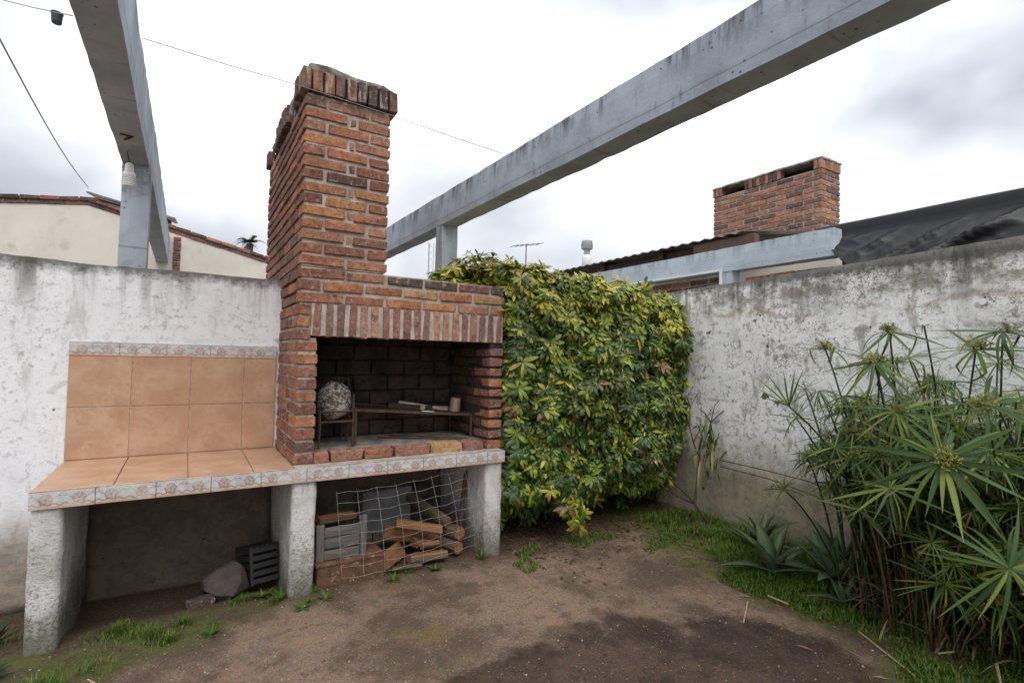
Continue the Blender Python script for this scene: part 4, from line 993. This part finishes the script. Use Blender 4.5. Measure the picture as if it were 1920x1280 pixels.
ROS_G[5] = (ROS_G[5][0], ROS_G[5][1], ROS_G[5][2]*0+DEADC)
TPL = ROS_G + ROS_M + ROS_Y
TPLM = [trimesh('leaf', *t_, LEAF) for t_ in TPL]
hedge = thing('variegated_hedge', (3.1, 3.65, 0), 'tall green and yellow variegated umbrella-leaf hedge beside the barbecue', 'shrub')
hr_ = random.Random(11)
def front_y(x, z):
    """front of the hedge body"""
    y = 3.22 + .15*noise.noise(Vector((x*2.1, z*2.1, 4))) + .11*noise.noise(Vector((x*5, z*5, 1)))
    y += .30*max(0, (z-1.65))**1.3 + (.22 if x < 2.8 else .5)*max(0, .65-z) + .9*max(0, x-3.75)**2
    if x < 2.35 and z > .5: y += .12
    return y
def top_z(x): return 2.11 + .06*noise.noise(Vector((x*3.1, 2, 0))) + (.05 if x < 2.5 else 0) - .26*max(0, x-3.55)
def bot_z(x): return (.33 if x < 2.75 else .27 + .10*noise.noise(Vector((x*4, 0, 7)))) - .10*math.exp(-((x-2.62)/.10)**2) + .04*noise.noise(Vector((x*6, 1, 1)))
spots = []
for k in range(980):                        # clumps of shoots on the clipped face
    x = hr_.uniform(2.12, 4.12); z = hr_.uniform(.2, 2.2); tz_ = top_z(x)
    if z < bot_z(x) or z > tz_-.03: continue
    y = front_y(x, z) + hr_.random()**1.5*.14; R_ = hr_.uniform(.07, .13); yb = hr_.random()
    ax = Vector((hr_.gauss(0, .3) + (.25 if x > 3.9 else (-.25 if x < 2.25 else 0)), -1, .45)).normalized()
    for q in range(hr_.randrange(8, 15)):
        d = (ax + Vector((hr_.gauss(0, .55), hr_.gauss(0, .45), hr_.gauss(.05, .55)))).normalized()
        p = Vector((x, y+R_*.55, z)) + d*R_*hr_.uniform(.55, 1.)
        if p.x > 4.13 or (p.x < 2.09 and p.z < 2.0 and p.y < 4.0): continue
        spots.append((p.x, p.y, p.z, (d+Vector((0, 0, .25))), max(0, p.y-front_y(p.x, p.z))*.8 + (.0 if yb < .3 else .03), yb))
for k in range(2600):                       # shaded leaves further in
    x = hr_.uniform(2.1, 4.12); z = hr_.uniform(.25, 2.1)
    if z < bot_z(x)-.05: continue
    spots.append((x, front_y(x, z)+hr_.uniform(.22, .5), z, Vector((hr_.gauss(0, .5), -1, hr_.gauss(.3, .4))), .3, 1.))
for k in range(3600):                       # top and the part spreading behind the grill
    x = hr_.uniform(1.78, 4.1); y = hr_.uniform(3.35, 4.25)
    if x < 2.09 and y < 3.72: continue
    z = top_z(x) - hr_.random()**2*.22 - (.16 if y < 3.42 else 0)
    if x < 2.1: z = hr_.uniform(1.98, 2.20)-.25*max(0, 1.95-x)
    spots.append((x, y, z, Vector((hr_.gauss(0, .4), -.45+hr_.gauss(0, .4), 1)), 0., hr_.random()*.5))
for k in range(420):                        # low, shaded growth at the back of the bed
    x = hr_.uniform(2.12, 4.1); spots.append((x, hr_.uniform(3.62, 4.05), hr_.uniform(.08, .5), Vector((hr_.gauss(0, .5), -1, hr_.gauss(.3, .4))), .3, 1.))
for k in range(240):                        # left end beside the pier
    z = hr_.uniform(.38, 2.1); y = hr_.uniform(3.25, 4.05); spots.append((2.125+hr_.random()*.06, y, z, Vector((-.35, -.8, .4)), .05, .8))
for k in range(70):                         # shoots standing above the clipped top
    x = hr_.choice((1.98, 2.12, 2.2, 2.36, 2.6, 2.85))+hr_.gauss(0, .05); y = hr_.uniform(3.6, 4.0); z = top_z(x)+hr_.uniform(-.02, .15 if x < 2.3 else .08)
    spots.append((x, y, z, Vector((hr_.gauss(0, .3), -.2, 1)), 0., .2))
for k in range(9): spots.append((2.66+hr_.uniform(-.03, .03), 3.16+hr_.uniform(-.02, .02), .33-k*.024, Vector((hr_.gauss(0, .4), -1, 0)), 0, .1))   # hanging tip
inst = {k: [] for k in range(len(TPL))}; vis = []
for (x, y, z, d, dep, yb) in spots:
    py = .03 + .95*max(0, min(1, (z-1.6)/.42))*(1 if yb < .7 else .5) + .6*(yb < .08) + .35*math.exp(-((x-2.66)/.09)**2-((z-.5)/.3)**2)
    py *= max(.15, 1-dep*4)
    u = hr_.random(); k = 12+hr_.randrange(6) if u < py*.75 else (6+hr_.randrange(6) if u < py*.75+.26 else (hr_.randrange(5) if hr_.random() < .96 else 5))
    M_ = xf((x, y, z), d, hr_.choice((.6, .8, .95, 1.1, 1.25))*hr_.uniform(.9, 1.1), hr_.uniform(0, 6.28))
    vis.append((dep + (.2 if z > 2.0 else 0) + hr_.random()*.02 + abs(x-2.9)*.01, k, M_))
vis.sort(key=lambda q: q[0])
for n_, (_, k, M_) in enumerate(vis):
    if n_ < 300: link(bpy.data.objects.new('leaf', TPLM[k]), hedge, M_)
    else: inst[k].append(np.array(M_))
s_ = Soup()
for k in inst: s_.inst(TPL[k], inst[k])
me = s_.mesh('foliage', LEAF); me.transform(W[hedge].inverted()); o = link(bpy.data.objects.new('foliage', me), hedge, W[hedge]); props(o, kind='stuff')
for k in range(9):
    x = 2.3+k*.2+hr_.uniform(-.09, .09); y = 3.85+hr_.uniform(-.12, .12); b = MB(); pts = [Vector((x, y, -.05))]
    tx, ty = x+hr_.uniform(-.25, .25), hr_.uniform(3.4, 3.9)
    for j in range(1, 7): t_ = j/6; pts.append(Vector((x+(tx-x)*t_+hr_.uniform(-.03, .03), y+(ty-y)*t_+hr_.uniform(-.03, .03), 1.95*t_)))
    b.tube(pts, [.016*(1-.1*j) for j in range(7)], 6); b.obj('stem', TWIG, hedge)

# ---- umbrella sedge
SG = [(.055, .105, .014), (.032, .068, .012), (.085, .135, .016), (.14, .17, .025), (.040, .082, .018)]
def bract(L_, w_, droop, c, seed, cut=False):
    r = random.Random(seed); V = []; F = []; C = []; n = 6; ang = 0.; x = z = 0.
    for i in range(n+1):
        t_ = i/n; hw = w_*.5*(min(1, .35+t_*3)*(1-max(0, t_-.55)/.45*.93 if not cut else 1))
        V += [(x, -hw, z+hw*.25), (x, 0, z), (x, hw, z+hw*.25)]
        tip = max(0, t_-.8)/.2*(1 if seed % 3 == 0 else .3); cc = [a*(1-tip)+b_*tip for a, b_ in zip(c, (.30, .22, .10))]; C += [[q*.9 for q in cc], [q*1.25 for q in cc], cc]
        ang -= droop/n + (1.1 if seed in (3, 6) and i == 3 else 0); x += L_/n*math.cos(ang); z += L_/n*math.sin(ang)
        if i < n: a = i*3; F += [(a, a+3, a+4), (a, a+4, a+1), (a+1, a+4, a+5), (a+1, a+5, a+2)]
    return np.array(V, float), np.array(F, int), np.array(C, float)
BR = [bract(1., w_, dr, SG[i % 5], i, i % 7 == 3) for i, (w_, dr) in enumerate([(.050, .25), (.062, .6), (.045, .9), (.056, 1.3), (.066, .4), (.048, .1), (.058, .8), (.05, 1.9), (.06, .3), (.044, 1.1)])]
BRM = [trimesh('leaf', *t_, SEDGE) for t_ in BR]
def tuft(seed, n=46):
    """yellow-green flower tuft: short rays with spikelets"""
    r = random.Random(seed); V = []; F = []; C = []
    for k in range(n):
        a = r.uniform(0, 6.28); el = r.uniform(.15, 1.3); L_ = r.uniform(.12, .30); d = Vector((math.cos(a)*math.cos(el), math.sin(a)*math.cos(el), math.sin(el)))
        p = d*L_; s = d.cross(Vector((0, 0, 1))).normalized()*.006; o_ = len(V)
        V += [tuple(-s), tuple(s), tuple(p)]; F += [(o_, o_+1, o_+2)]; C += [(.10, .16, .04)]*3
        for q in range(4):
            e_ = Vector((r.gauss(0, 1), r.gauss(0, 1), r.gauss(.3, 1))).normalized()*.055; g_ = e_.orthogonal().normalized()*.016; b0 = p*(r.uniform(.82, 1.05)); o_ = len(V)
            c_ = r.choice(((.30, .30, .07), (.24, .26, .06), (.36, .30, .10), (.20, .24, .05)))
            V += [tuple(b0), tuple(b0+e_*.5+g_), tuple(b0+e_), tuple(b0+e_*.5-g_)]; F += [(o_, o_+1, o_+2), (o_, o_+2, o_+3)]; C += [c_]*4
    return np.array(V, float), np.array(F, int), np.array(C, float)
TU = [tuft(i) for i in range(4)]; TUM = [trimesh('flower_head', *t_, SEDGE, False) for t_ in TU]
sedge = thing('umbrella_sedge', (3.65, 1.15, 0), 'large clump of umbrella sedge growing against the grimy white wall', 'plant')
sr = random.Random(5)
def stalk_pts(base, head, bow=.12):
    base, head = Vector(base), Vector(head); mid = base.lerp(head, .55); mid.z += bow*(head-base).length; mid = mid.lerp(Vector((base.x, base.y, mid.z)), .35)
    return [base*(1-t_)**2 + mid*2*t_*(1-t_) + head*t_*t_ for t_ in [k/8 for k in range(9)]]
def head_set(head, d, L_, n, spread, droop, flower, wd_=1.2):
    """matrices of the bracts of one umbrella"""
    Q = frame(d); out_ = []
    for k in range(n):
        a = 2*math.pi*k/n + sr.uniform(-.12, .12); el = spread + sr.gauss(0, .12)
        l = L_*sr.uniform(.72, 1.1); M_ = Matrix.Translation(head) @ Q.to_4x4() @ RZ(a) @ RY(-el) @ RX(sr.uniform(-.5, .5)) @ Matrix.Diagonal((l, (l*.85+.03)*wd_, l, 1))
        out_.append((sr.randrange(10) if droop is None else sr.choice(droop), M_))
    return out_
# (photo px x, px y, depth, tilt toward viewer, bract length, bracts, spread, flower)
HEADS = [(1768, 862, 1.95, .75, .29, 30, .12, 3), (1893, 1065, 1.85, .55, .28, 26, .1, 0), (1480, 762, 2.75, .1, .24, 13, .85, 0), (1548, 655, 3.05, .2, .24, 14, .25, 2),
         (1668, 622, 2.7, .1, .26, 12, -.05, 2), (1733, 612, 2.6, .0, .10, 7, .5, 0), (1640, 680, 2.6, .2, .30, 16, -.15, 1), (1830, 655, 2.35, .1, .30, 16, -.05, 2),
         (1880, 622, 2.3, .2, .26, 16, .1, 1), (1600, 855, 2.75, .25, .27, 16, .05, 1), (1540, 850, 2.95, .2, .24, 14, .25, 0), (1680, 770, 2.45, .3, .30, 18, .0, 1),
         (1610, 955, 2.7, .3, .22, 14, .2, 0), (1668, 915, 2.5, .4, .26, 16, .1, 0), (1850, 760, 2.1, .3, .30, 18, .0, 2)]
stk = []
for (px, py, dep, tilt, L_, n, sp, fl_) in HEADS:
    h = atd(px, py, dep); bx = Vector((sr.uniform(3.55, 3.95), min(1.45, max(.65, h.y+sr.uniform(.05, .5))), 0)); bx.z = ground_z(bx.x, bx.y)-.02
    stk.append((bx, h, tilt, L_, n, sp, fl_, True))
for k in range(520):
    bx = Vector((sr.uniform(3.45, 4.05), sr.uniform(.15, 1.62), 0)); bx.z = ground_z(bx.x, bx.y)-.02
    hz_ = sr.choice((sr.uniform(.35, .8), sr.uniform(.6, 1.1), sr.uniform(.8, 1.3), sr.uniform(1.0, 1.5) if k % 3 == 0 else 1.0))
    h = bx + Vector((sr.uniform(-.55, .05), sr.uniform(-.45, .22), hz_))
    if h.x > 4.05: h.x = 4.0
    if (h - CAM).length < 2.1 or h.x < 3.0 or (h.z < .7 and h.y > 1.25): continue
    stk.append((bx, h, sr.uniform(.0, .5), sr.uniform(.13, .27), sr.randrange(16, 26), sr.uniform(-.3, .4), sr.choice((0, 0, 1, 2)), False))
s_ = Soup(); leafn = 0
for n_, (bx, h, tilt, L_, n, sp, fl_, near) in enumerate(stk):
    pts = stalk_pts(bx, h, .10); d = (pts[-1]-pts[-2]).normalized(); tov = (CAM-h); tov.z = 0; tov.normalize()
    d = (d*.6 + Vector((0, 0, .6)) + tov*tilt).normalized()
    b = MB(); b.tube(pts, [.0075-.0004*k for k in range(9)], 4)
    hs = head_set(h, d, L_, n, sp, [0, 5, 8] if n_ == 2 else None, fl_, 1.2 if n_ == 0 else (1.0 if near else .85))
    if near and leafn + len(hs) <= 290:
        st_ = b.obj('stalk', SEDGE, sedge); me = st_.data; a = me.color_attributes.new('Col', 'FLOAT_COLOR', 'POINT'); a.data.foreach_set('color', [.045, .075, .022, 1]*len(me.vertices))
        for k, M_ in hs: link(bpy.data.objects.new('leaf', BRM[k]), st_, M_); leafn += 1
        for q in range(fl_): link(bpy.data.objects.new('flower_head', TUM[sr.randrange(4)]), st_, xf(h+Vector((sr.uniform(-.02, .02), sr.uniform(-.02, .02), .0)), d, .19, sr.uniform(0, 6)))
    else:
        V = np.array(b.v); F = []
        for f in b.f:
            for q in range(1, len(f)-1): F.append((f[0], f[q], f[q+1]))
        s_.add(V, np.array(F), np.tile([.045, .07, .022], (len(V), 1)))
        for k, M_ in hs: s_.inst(BR[k], [np.array(M_)])
        if fl_: s_.inst(TU[sr.randrange(4)], [np.array(xf(h, d, .18, sr.uniform(0, 6)))])
# upright bare stems and the dry thatch at the foot
for k in range(460):
    bx = Vector((sr.uniform(3.25, 4.05), sr.uniform(.15, 1.42), -.02)); l = sr.uniform(.35, 1.1)
    h = bx + Vector((sr.gauss(-.12, .15), sr.gauss(-.05, .15), l)); b = MB(); h.x = min(h.x, 4.1); b.tube(stalk_pts(bx, h, .05), .0055, 3)
    V = np.array(b.v); F = [];
    for f in b.f:
        for q in range(1, len(f)-1): F.append((f[0], f[q], f[q+1]))
    dry = sr.random() < .35; s_.add(V, np.array(F), np.tile([.16, .10, .05] if dry else sr.choice(([.035, .055, .018], [.055, .075, .02], [.07, .085, .03])), (len(V), 1)))
DRY = [(V, F, np.tile(c_, (len(V), 1))) for (V, F, C), c_ in zip(BR, [(.22, .15, .08), (.16, .10, .05), (.28, .21, .12), (.12, .08, .045)]*3)]
for k in range(520):
    p = Vector((sr.uniform(3.2, 4.0), sr.uniform(.15, 1.5), sr.uniform(.02, .45)*sr.random()+.02)); M_ = Matrix.Translation(p) @ RZ(sr.uniform(0, 6.28)) @ RY(sr.uniform(-1.3, .9)) @ Matrix.Diagonal((.3, .22, .3, 1)); s_.inst(DRY[sr.randrange(10)], [np.array(M_)])
me = s_.mesh('foliage', SEDGE); me.transform(W[sedge].inverted()); o = link(bpy.data.objects.new('foliage', me), sedge, W[sedge]); props(o, kind='stuff')

# ---- agaves at the foot of the wall
AG = Mat('agave_skin', .62, .2); a_ = AG.n('ShaderNodeVertexColor', layer_name='Col'); AG.col(AG.mix(AG.ss(AG.noise(AG.world(), 25, 4), .38, .62, 0, .6), a_, (.13, .15, .09))); AG = AG.m
def fleshy(L_, w_, seed):
    r = random.Random(seed); V = []; F = []; C = []; n = 7; ang = r.uniform(.1, .35); x = z = 0; dr = r.uniform(-.2, .7)
    for i in range(n+1):
        t_ = i/n; hw = w_*.5*(.75+.5*math.sin(min(1, t_*1.6)*math.pi*.6))*(1-t_**2.2)+.001; th = .014*(1-t_)+.002
        V += [(x, -hw, z+hw*.45), (x, 0, z), (x, hw, z+hw*.45), (x, 0, z-th)]; c = (.060+.03*t_, .115+.02*t_, .050); C += [c, tuple(q*1.35 for q in c), c, tuple(q*.8 for q in c)]
        ang -= dr/n; x += L_/n*math.cos(ang); z += L_/n*math.sin(ang)
        if i < n:
            for q in range(4): a = i*4+q; b_ = i*4+(q+1) % 4; F += [(a, a+4, b_+4), (a, b_+4, b_)]
    return trimesh('leaf', np.array(V), np.array(F), np.array(C), AG, True)
FL = [fleshy(.46, .115, i) for i in range(6)]
for k, (x, y, n, s, lab) in enumerate(((3.62, 1.72, 13, 1.0, 'wide agave rosette beside the umbrella sedge'), (3.42, 2.02, 12, .85, 'agave rosette with curled leaves between its two neighbours'), (3.78, 2.33, 11, .78, 'upright agave rosette close to the wall by the bare shrub'), (3.35, 1.55, 7, .5, 'small agave offset at the edge of the grass'))):
    z = ground_z(x, y); t = thing('agave', (x, y, z), lab, 'plant', 'agaves along the wall')
    for q in range(n):
        az = 2.399*q; el = .15+1.15*(q/n)**1.1; sc_k = s*(1-.25*q/n)*sr.uniform(.85, 1.1)
        link(bpy.data.objects.new('leaf', FL[sr.randrange(6)]), t, T(x, y, z+.03+.02*q/n) @ RZ(az) @ RY(-el) @ Matrix.Diagonal((sc_k, sc_k, sc_k, 1)))

# ---- bare shrub with strap leaves caught in it
bs = thing('bare_shrub', (3.93, 2.86, 0), 'bare twiggy shrub with dangling strap leaves at the foot of the wall', 'shrub')
B0 = Vector((3.90, 2.86, ground_z(3.9, 2.86)-.03))
def branch(pts, r0, r1, name='branch'):
    b = MB(); n = len(pts); b.tube(pts, [r0+(r1-r0)*k/(n-1) for k in range(n)], 5); b.obj(name, TWIG, bs)
J1 = at(1303, 945, 1, 2.90); J2 = at(1310, 880, 1, 2.92); 
branch([B0, at(1318, 968, 1, 2.88), J1, J2, at(1313, 850, 1, 2.92)], .014, .009, 'trunk')
Y_ = 2.95
for pts in ([(1313, 850), (1328, 810), (1333, 790), (1340, 760), (1352, 745)], [(1333, 792), (1345, 780), (1362, 765), (1360, 752)], [(1333, 792), (1322, 775), (1312, 766)], [(1313, 860), (1300, 830), (1292, 795), (1295, 760), (1310, 735)], [(1295, 765), (1288, 745), (1300, 725)],
            [(1303, 945), (1280, 920), (1250, 890), (1225, 865), (1205, 830)], [(1303, 945), (1270, 930), (1235, 905), (1215, 885)], [(1300, 830), (1312, 805), (1314, 782)], [(1250, 890), (1240, 862), (1245, 845)], [(1225, 865), (1205, 862), (1190, 858)]):
    branch([at(px, py, 1, Y_ + .03*math.sin(px)) for px, py in pts], .0065, .0028)
for pts in ([(1350, 862), (1430, 880), (1520, 903), (1600, 940)], [(1350, 874), (1440, 897), (1530, 930), (1610, 975)]):
    branch([at(px, py, 0, 4.05-.02*k) for k, (px, py) in enumerate(pts)], .005, .004, 'cane')
for k in range(38):
    p = at(sr.uniform(1303, 1352), sr.uniform(808, 885), 1, 2.90+sr.uniform(-.03, .03)); c_ = [(.07, .12, .03), (.11, .16, .04), (.24, .20, .10)][k % 3]
    V, F, C = BR[k % 10]; me = trimesh('strap_leaf', V, F, np.tile(c_, (len(V), 1)), SEDGE) if k < 10 else bpy.data.meshes[straps[k % 10]]
    if k == 0: straps = []
    if k < 10: straps.append(me.name)
    l = sr.uniform(.16, .30); link(bpy.data.objects.new('strap_leaf', me), bs, Matrix.Translation(p) @ RZ(sr.uniform(0, 6.28)) @ RY(sr.choice((sr.uniform(-1.5, -1.0), sr.uniform(.6, 1.5)))) @ Matrix.Diagonal((l, .42, l, 1)))

# ---- grass, weeds, litter
def blades(n, pick, hmin, hmax, cols, name, wd=.004):
    P = []; 
    while len(P) < n:
        q = pick()
        if q: P.append(q)
    V = np.zeros((n, 5, 3)); F = np.array([[0, 1, 3], [0, 3, 2], [2, 3, 4]]); C = np.zeros((n, 5, 3))
    for i, (x, y, k) in enumerate(P):
        z = ground_z(x, y)-.006; h = sr.uniform(hmin, hmax)*k; a = sr.uniform(0, 6.28); le = sr.uniform(.1, 1.3)*h; dx, dy = math.cos(a), math.sin(a); w_ = wd*sr.uniform(.6, 1.2)
        V[i] = [(x-dy*w_, y+dx*w_, z), (x+dy*w_, y-dx*w_, z), (x-dy*w_*.8+dx*le*.35, y+dx*w_*.8+dy*le*.35, z+h*.6), (x+dy*w_*.8+dx*le*.35, y-dx*w_*.8+dy*le*.35, z+h*.6), (x+dx*le, y+dy*le, z+h)]
        c = sr.choice(cols); kk = sr.uniform(.7, 1.2); C[i] = [[q*kk for q in c]]*5
    FF = (F[None]+(np.arange(n)*5)[:, None, None]).reshape(-1, 3)
    return trimesh(name, V.reshape(-1, 3), FF, C.reshape(-1, 3), BLADE, False)
def pick_right():
    x = sr.uniform(2.85, 4.13); y = sr.uniform(.25, 3.35); e_ = x-.17*y-2.72+.30*noise.noise(Vector((x*2.2, y*2.2, 3)))
    if e_ < .02: return None
    d = noise.noise(Vector((x*3.3, y*3.3, 0)))
    if d < -.12 and sr.random() < .8: return None
    if y > 2.95 and sr.random() < .6: return None
    return (x, y, min(1, .35+e_*2)*(1+.5*d))
GC = [(.085, .18, .016), (.11, .215, .018), (.16, .25, .022), (.065, .14, .018), (.10, .20, .02), (.24, .21, .07)]
o = link(bpy.data.objects.new('grass', blades(34000, pick_right, .015, .065, GC, 'grass'))); props(o, 'short mossy grass in the bed along the grimy wall', 'grass', kind='stuff')
LP = [(-.38, 3.0, .20, .8), (-.50, 2.95, .16, .9), (-.12, 3.22, .16, 1.), (-.25, 3.36, .15, .9), (-.02, 3.12, .08, .8), (.05, 3.28, .06, .9), (-.62, 2.9, .2, 1.2), (.5, 3.30, .07, .7), (-.8, 3.5, .25, 1.0), (.33, 3.42, .08, .7), (.66, 3.2, .06, .5)]
def pick_left():
    cx, cy, r_, k = sr.choice(LP[:4]+LP); a = sr.uniform(0, 6.28); rr = min(r_*2, abs(sr.gauss(0, r_*.62))); x, y = cx+rr*math.cos(a), cy+rr*.75*math.sin(a)
    if noise.noise(Vector((x*9, y*9, 2))) < -.15: return None
    return (x, y, max(.25, k*(1.1-rr/r_*.55)))
o = link(bpy.data.objects.new('grass', blades(4200, pick_left, .010, .075, GC, 'grass', .0018))); props(o, 'tufts of green grass around the tiled bench legs', 'grass', kind='stuff')
def pick_mid():
    x = sr.uniform(.7, 3.3); y = 3.30+.12*sr.random() if x < 2.0 else sr.uniform(2.9, 3.35)
    if noise.noise(Vector((x*3.5, y*3.5, 12))) < .18: return None
    return (x, y, .8)
o = link(bpy.data.objects.new('grass', blades(2600, pick_mid, .012, .05, GC, 'grass', .003))); props(o, 'sparse grass along the front of the firewood and hedge', 'grass', kind='stuff')
# leafy weeds
def weed(x, y, n, L_, lab, w_=.012, cols=((.075, .15, .02), (.10, .17, .03)), el=.6, grp='weeds by the bench'):
    z = ground_z(x, y)-.004; t = thing('weed', (x, y, z), lab, 'weed', grp); V, F, C = BR[0]
    for q in range(n):
        c_ = sr.choice(cols); me = trimesh('leaf', V*np.array([1, w_/.05*1/L_, 1]), F, np.tile(c_, (len(V), 1)), BLADE); l = L_*sr.uniform(.7, 1.2)
        link(bpy.data.objects.new('leaf', me), t, T(x, y, z) @ RZ(2.4*q+sr.uniform(-.3, .3)) @ RY(-el*sr.uniform(.4, 1.4)) @ Matrix.Diagonal((l, l, l, 1)))
weed(.165, 3.09, 14, .085, 'bright green leafy weed on the bare earth in front of the bench')
weed(1.87, 3.30, 16, .11, 'spiky green weed between the firewood and the bench leg', .010, el=.9)
weed(.62, 3.17, 14, .07, 'low leafy weed at the foot of the middle bench leg', .016)
weed(.76, 3.22, 12, .07, 'trailing weed beside the rusty metal box', .016)
weed(.44, 3.42, 16, .085, 'leafy weed in front of the black crate under the bench', .018)
weed(.54, 3.36, 12, .08, 'leafy weed touching the middle bench leg', .018)
weed(1.50, 3.30, 16, .07, 'clover-like weed at the foot of the flat log', .018)
weed(1.20, 3.28, 14, .06, 'leafy weed beside the thick firewood wedge', .016)
weed(-.86, 3.35, 22, .16, 'dark broad-leaved plant beside the end leg of the bench', .045, ((.025, .055, .018), (.035, .07, .02)), .8)
weed(-.78, 3.62, 18, .14, 'dark leafy plant in the corner between wall and bench leg', .04, ((.022, .05, .016), (.035, .06, .02)), .8)
weed(-.72, 3.15, 16, .12, 'broad-leaved weed outside the bench leg', .04, ((.03, .07, .025), (.025, .05, .018)), .5)
# litter: fallen leaves and grit
def litter(n, pick, smin, smax, cols, name, mat, slim=1.):
    V = np.zeros((n, 4, 3)); C = np.zeros((n, 4, 3)); i = 0
    while i < n:
        q = pick()
        if not q: continue
        x, y = q; z = ground_z(x, y)+.003; s = sr.uniform(smin, smax); a = sr.uniform(0, 6.28); dx, dy = math.cos(a)*s, math.sin(a)*s; k = sr.uniform(.25, .6)*slim; u = sr.uniform(0, .5)*s
        V[i] = [(x-dx, y-dy, z), (x-dy*k, y+dx*k, z+u), (x+dx, y+dy, z+u*.4), (x+dy*k, y-dx*k, z+u*.3)]; c = sr.choice(cols); C[i] = [c]*4; i += 1
    FF = (np.array([[0, 2, 1], [0, 3, 2]])[None]+(np.arange(n)*4)[:, None, None]).reshape(-1, 3)
    return trimesh(name, V.reshape(-1, 3), FF, C.reshape(-1, 3), mat, False)
LC = [(.12, .075, .045), (.20, .13, .07), (.08, .05, .035), (.28, .2, .1), (.16, .1, .05), (.25, .2, .05)]
def pick_hedge():
    y = 4.05-abs(sr.gauss(0, .55)); x = sr.uniform(2.1, 4.1); return (x, y) if y > 2.5 else None
o = link(bpy.data.objects.new('leaf_litter', litter(2600, pick_hedge, .006, .026, LC, 'leaf_litter', BLADE))); props(o, 'brown leaf litter under the hedge', 'litter', kind='stuff')
GRIT = mat_leaf('grit', .9, 0., .1)
def pick_yard():
    x = sr.uniform(-.6, 3.4); y = sr.uniform(.9, 3.4); return (x, y)
o = link(bpy.data.objects.new('grit', litter(9000, pick_yard, .0018, .0055, [(.30, .23, .18), (.10, .07, .055), (.42, .36, .29), (.2, .13, .1), (.06, .045, .04)], 'grit', GRIT))); props(o, 'loose grit scattered over the earth yard', 'grit', kind='stuff')
b = MB(); O = [(1, 0, 0), (-1, 0, 0), (0, 1, 0), (0, -1, 0), (0, 0, 1), (0, 0, -1)]
OF = np.array([(0, 2, 4), (2, 1, 4), (1, 3, 4), (3, 0, 4), (2, 0, 5), (1, 2, 5), (3, 1, 5), (0, 3, 5)]); ps = Soup()
for k in range(2600):
    x, y = pick_yard(); s = .0022+.007*sr.random()**4; V = np.array([[q*s*sr.uniform(.6, 1.2) for q in v] for v in O]) @ rotz_np(sr.uniform(0, 6.3)).T; V[:, 2] *= .7
    c_ = sr.choice([(.30, .24, .19), (.18, .13, .10), (.40, .35, .29), (.13, .11, .10), (.28, .17, .12)]); ps.add(V+np.array([x, y, ground_z(x, y)+s*.25]), OF, np.tile(c_, (6, 1)))
o = link(bpy.data.objects.new('pebbles', ps.mesh('pebbles', GRIT, False))); props(o, 'small pebbles strewn over the earth yard', 'pebbles', kind='stuff')
def pick_straw():
    x = sr.uniform(2.2, 4.0); y = sr.uniform(.4, 3.2); return (x, y) if abs(x-.17*y-2.75) < .35 else None
me = litter(260, pick_straw, .012, .05, [(.34, .26, .15), (.26, .18, .1)], 'straw', BLADE, .12); o = link(bpy.data.objects.new('straw_litter', me)); props(o, 'dry straw bits along the edge of the bed', 'straw', kind='stuff')
STRAW = mat_simple('dry_straw', (.42, .33, .20), (.33, .25, .14), 20, .8, .2, 0)
for k, (pts, lab) in enumerate((([(1402, 1122), (1398, 1140), (1394, 1160)], 'short dry stalk lying alone on the bare earth'), ([(1555, 1122), (1640, 1128), (1710, 1142)], 'long dry stalk lying in front of the agaves'),
        ([(1610, 1182), (1650, 1215), (1716, 1265)], 'bent dry stalk lying across the edge of the damp earth'), ([(1440, 1108), (1478, 1124)], 'dry stalk beside the curled agave'), ([(1760, 1224), (1798, 1222)], 'stub of dry stalk on the mossy grass'), ([(165, 1268), (195, 1284)], 'pale dry stalk by the end leg of the bench'))):
    P_ = [at(px, py, 2, .035 if k in (1, 3, 4) else .0) for px, py in pts]; P_ = [Vector((q.x, q.y, ground_z(q.x, q.y)+(.03 if k in (1, 3, 4) else .006))) for q in P_]
    b = MB(); b.tube([q-P_[0] for q in P_], .005, 5); o = b.obj('dry_stalk', STRAW, None, T(*P_[0])); props(o, lab, 'stalk')
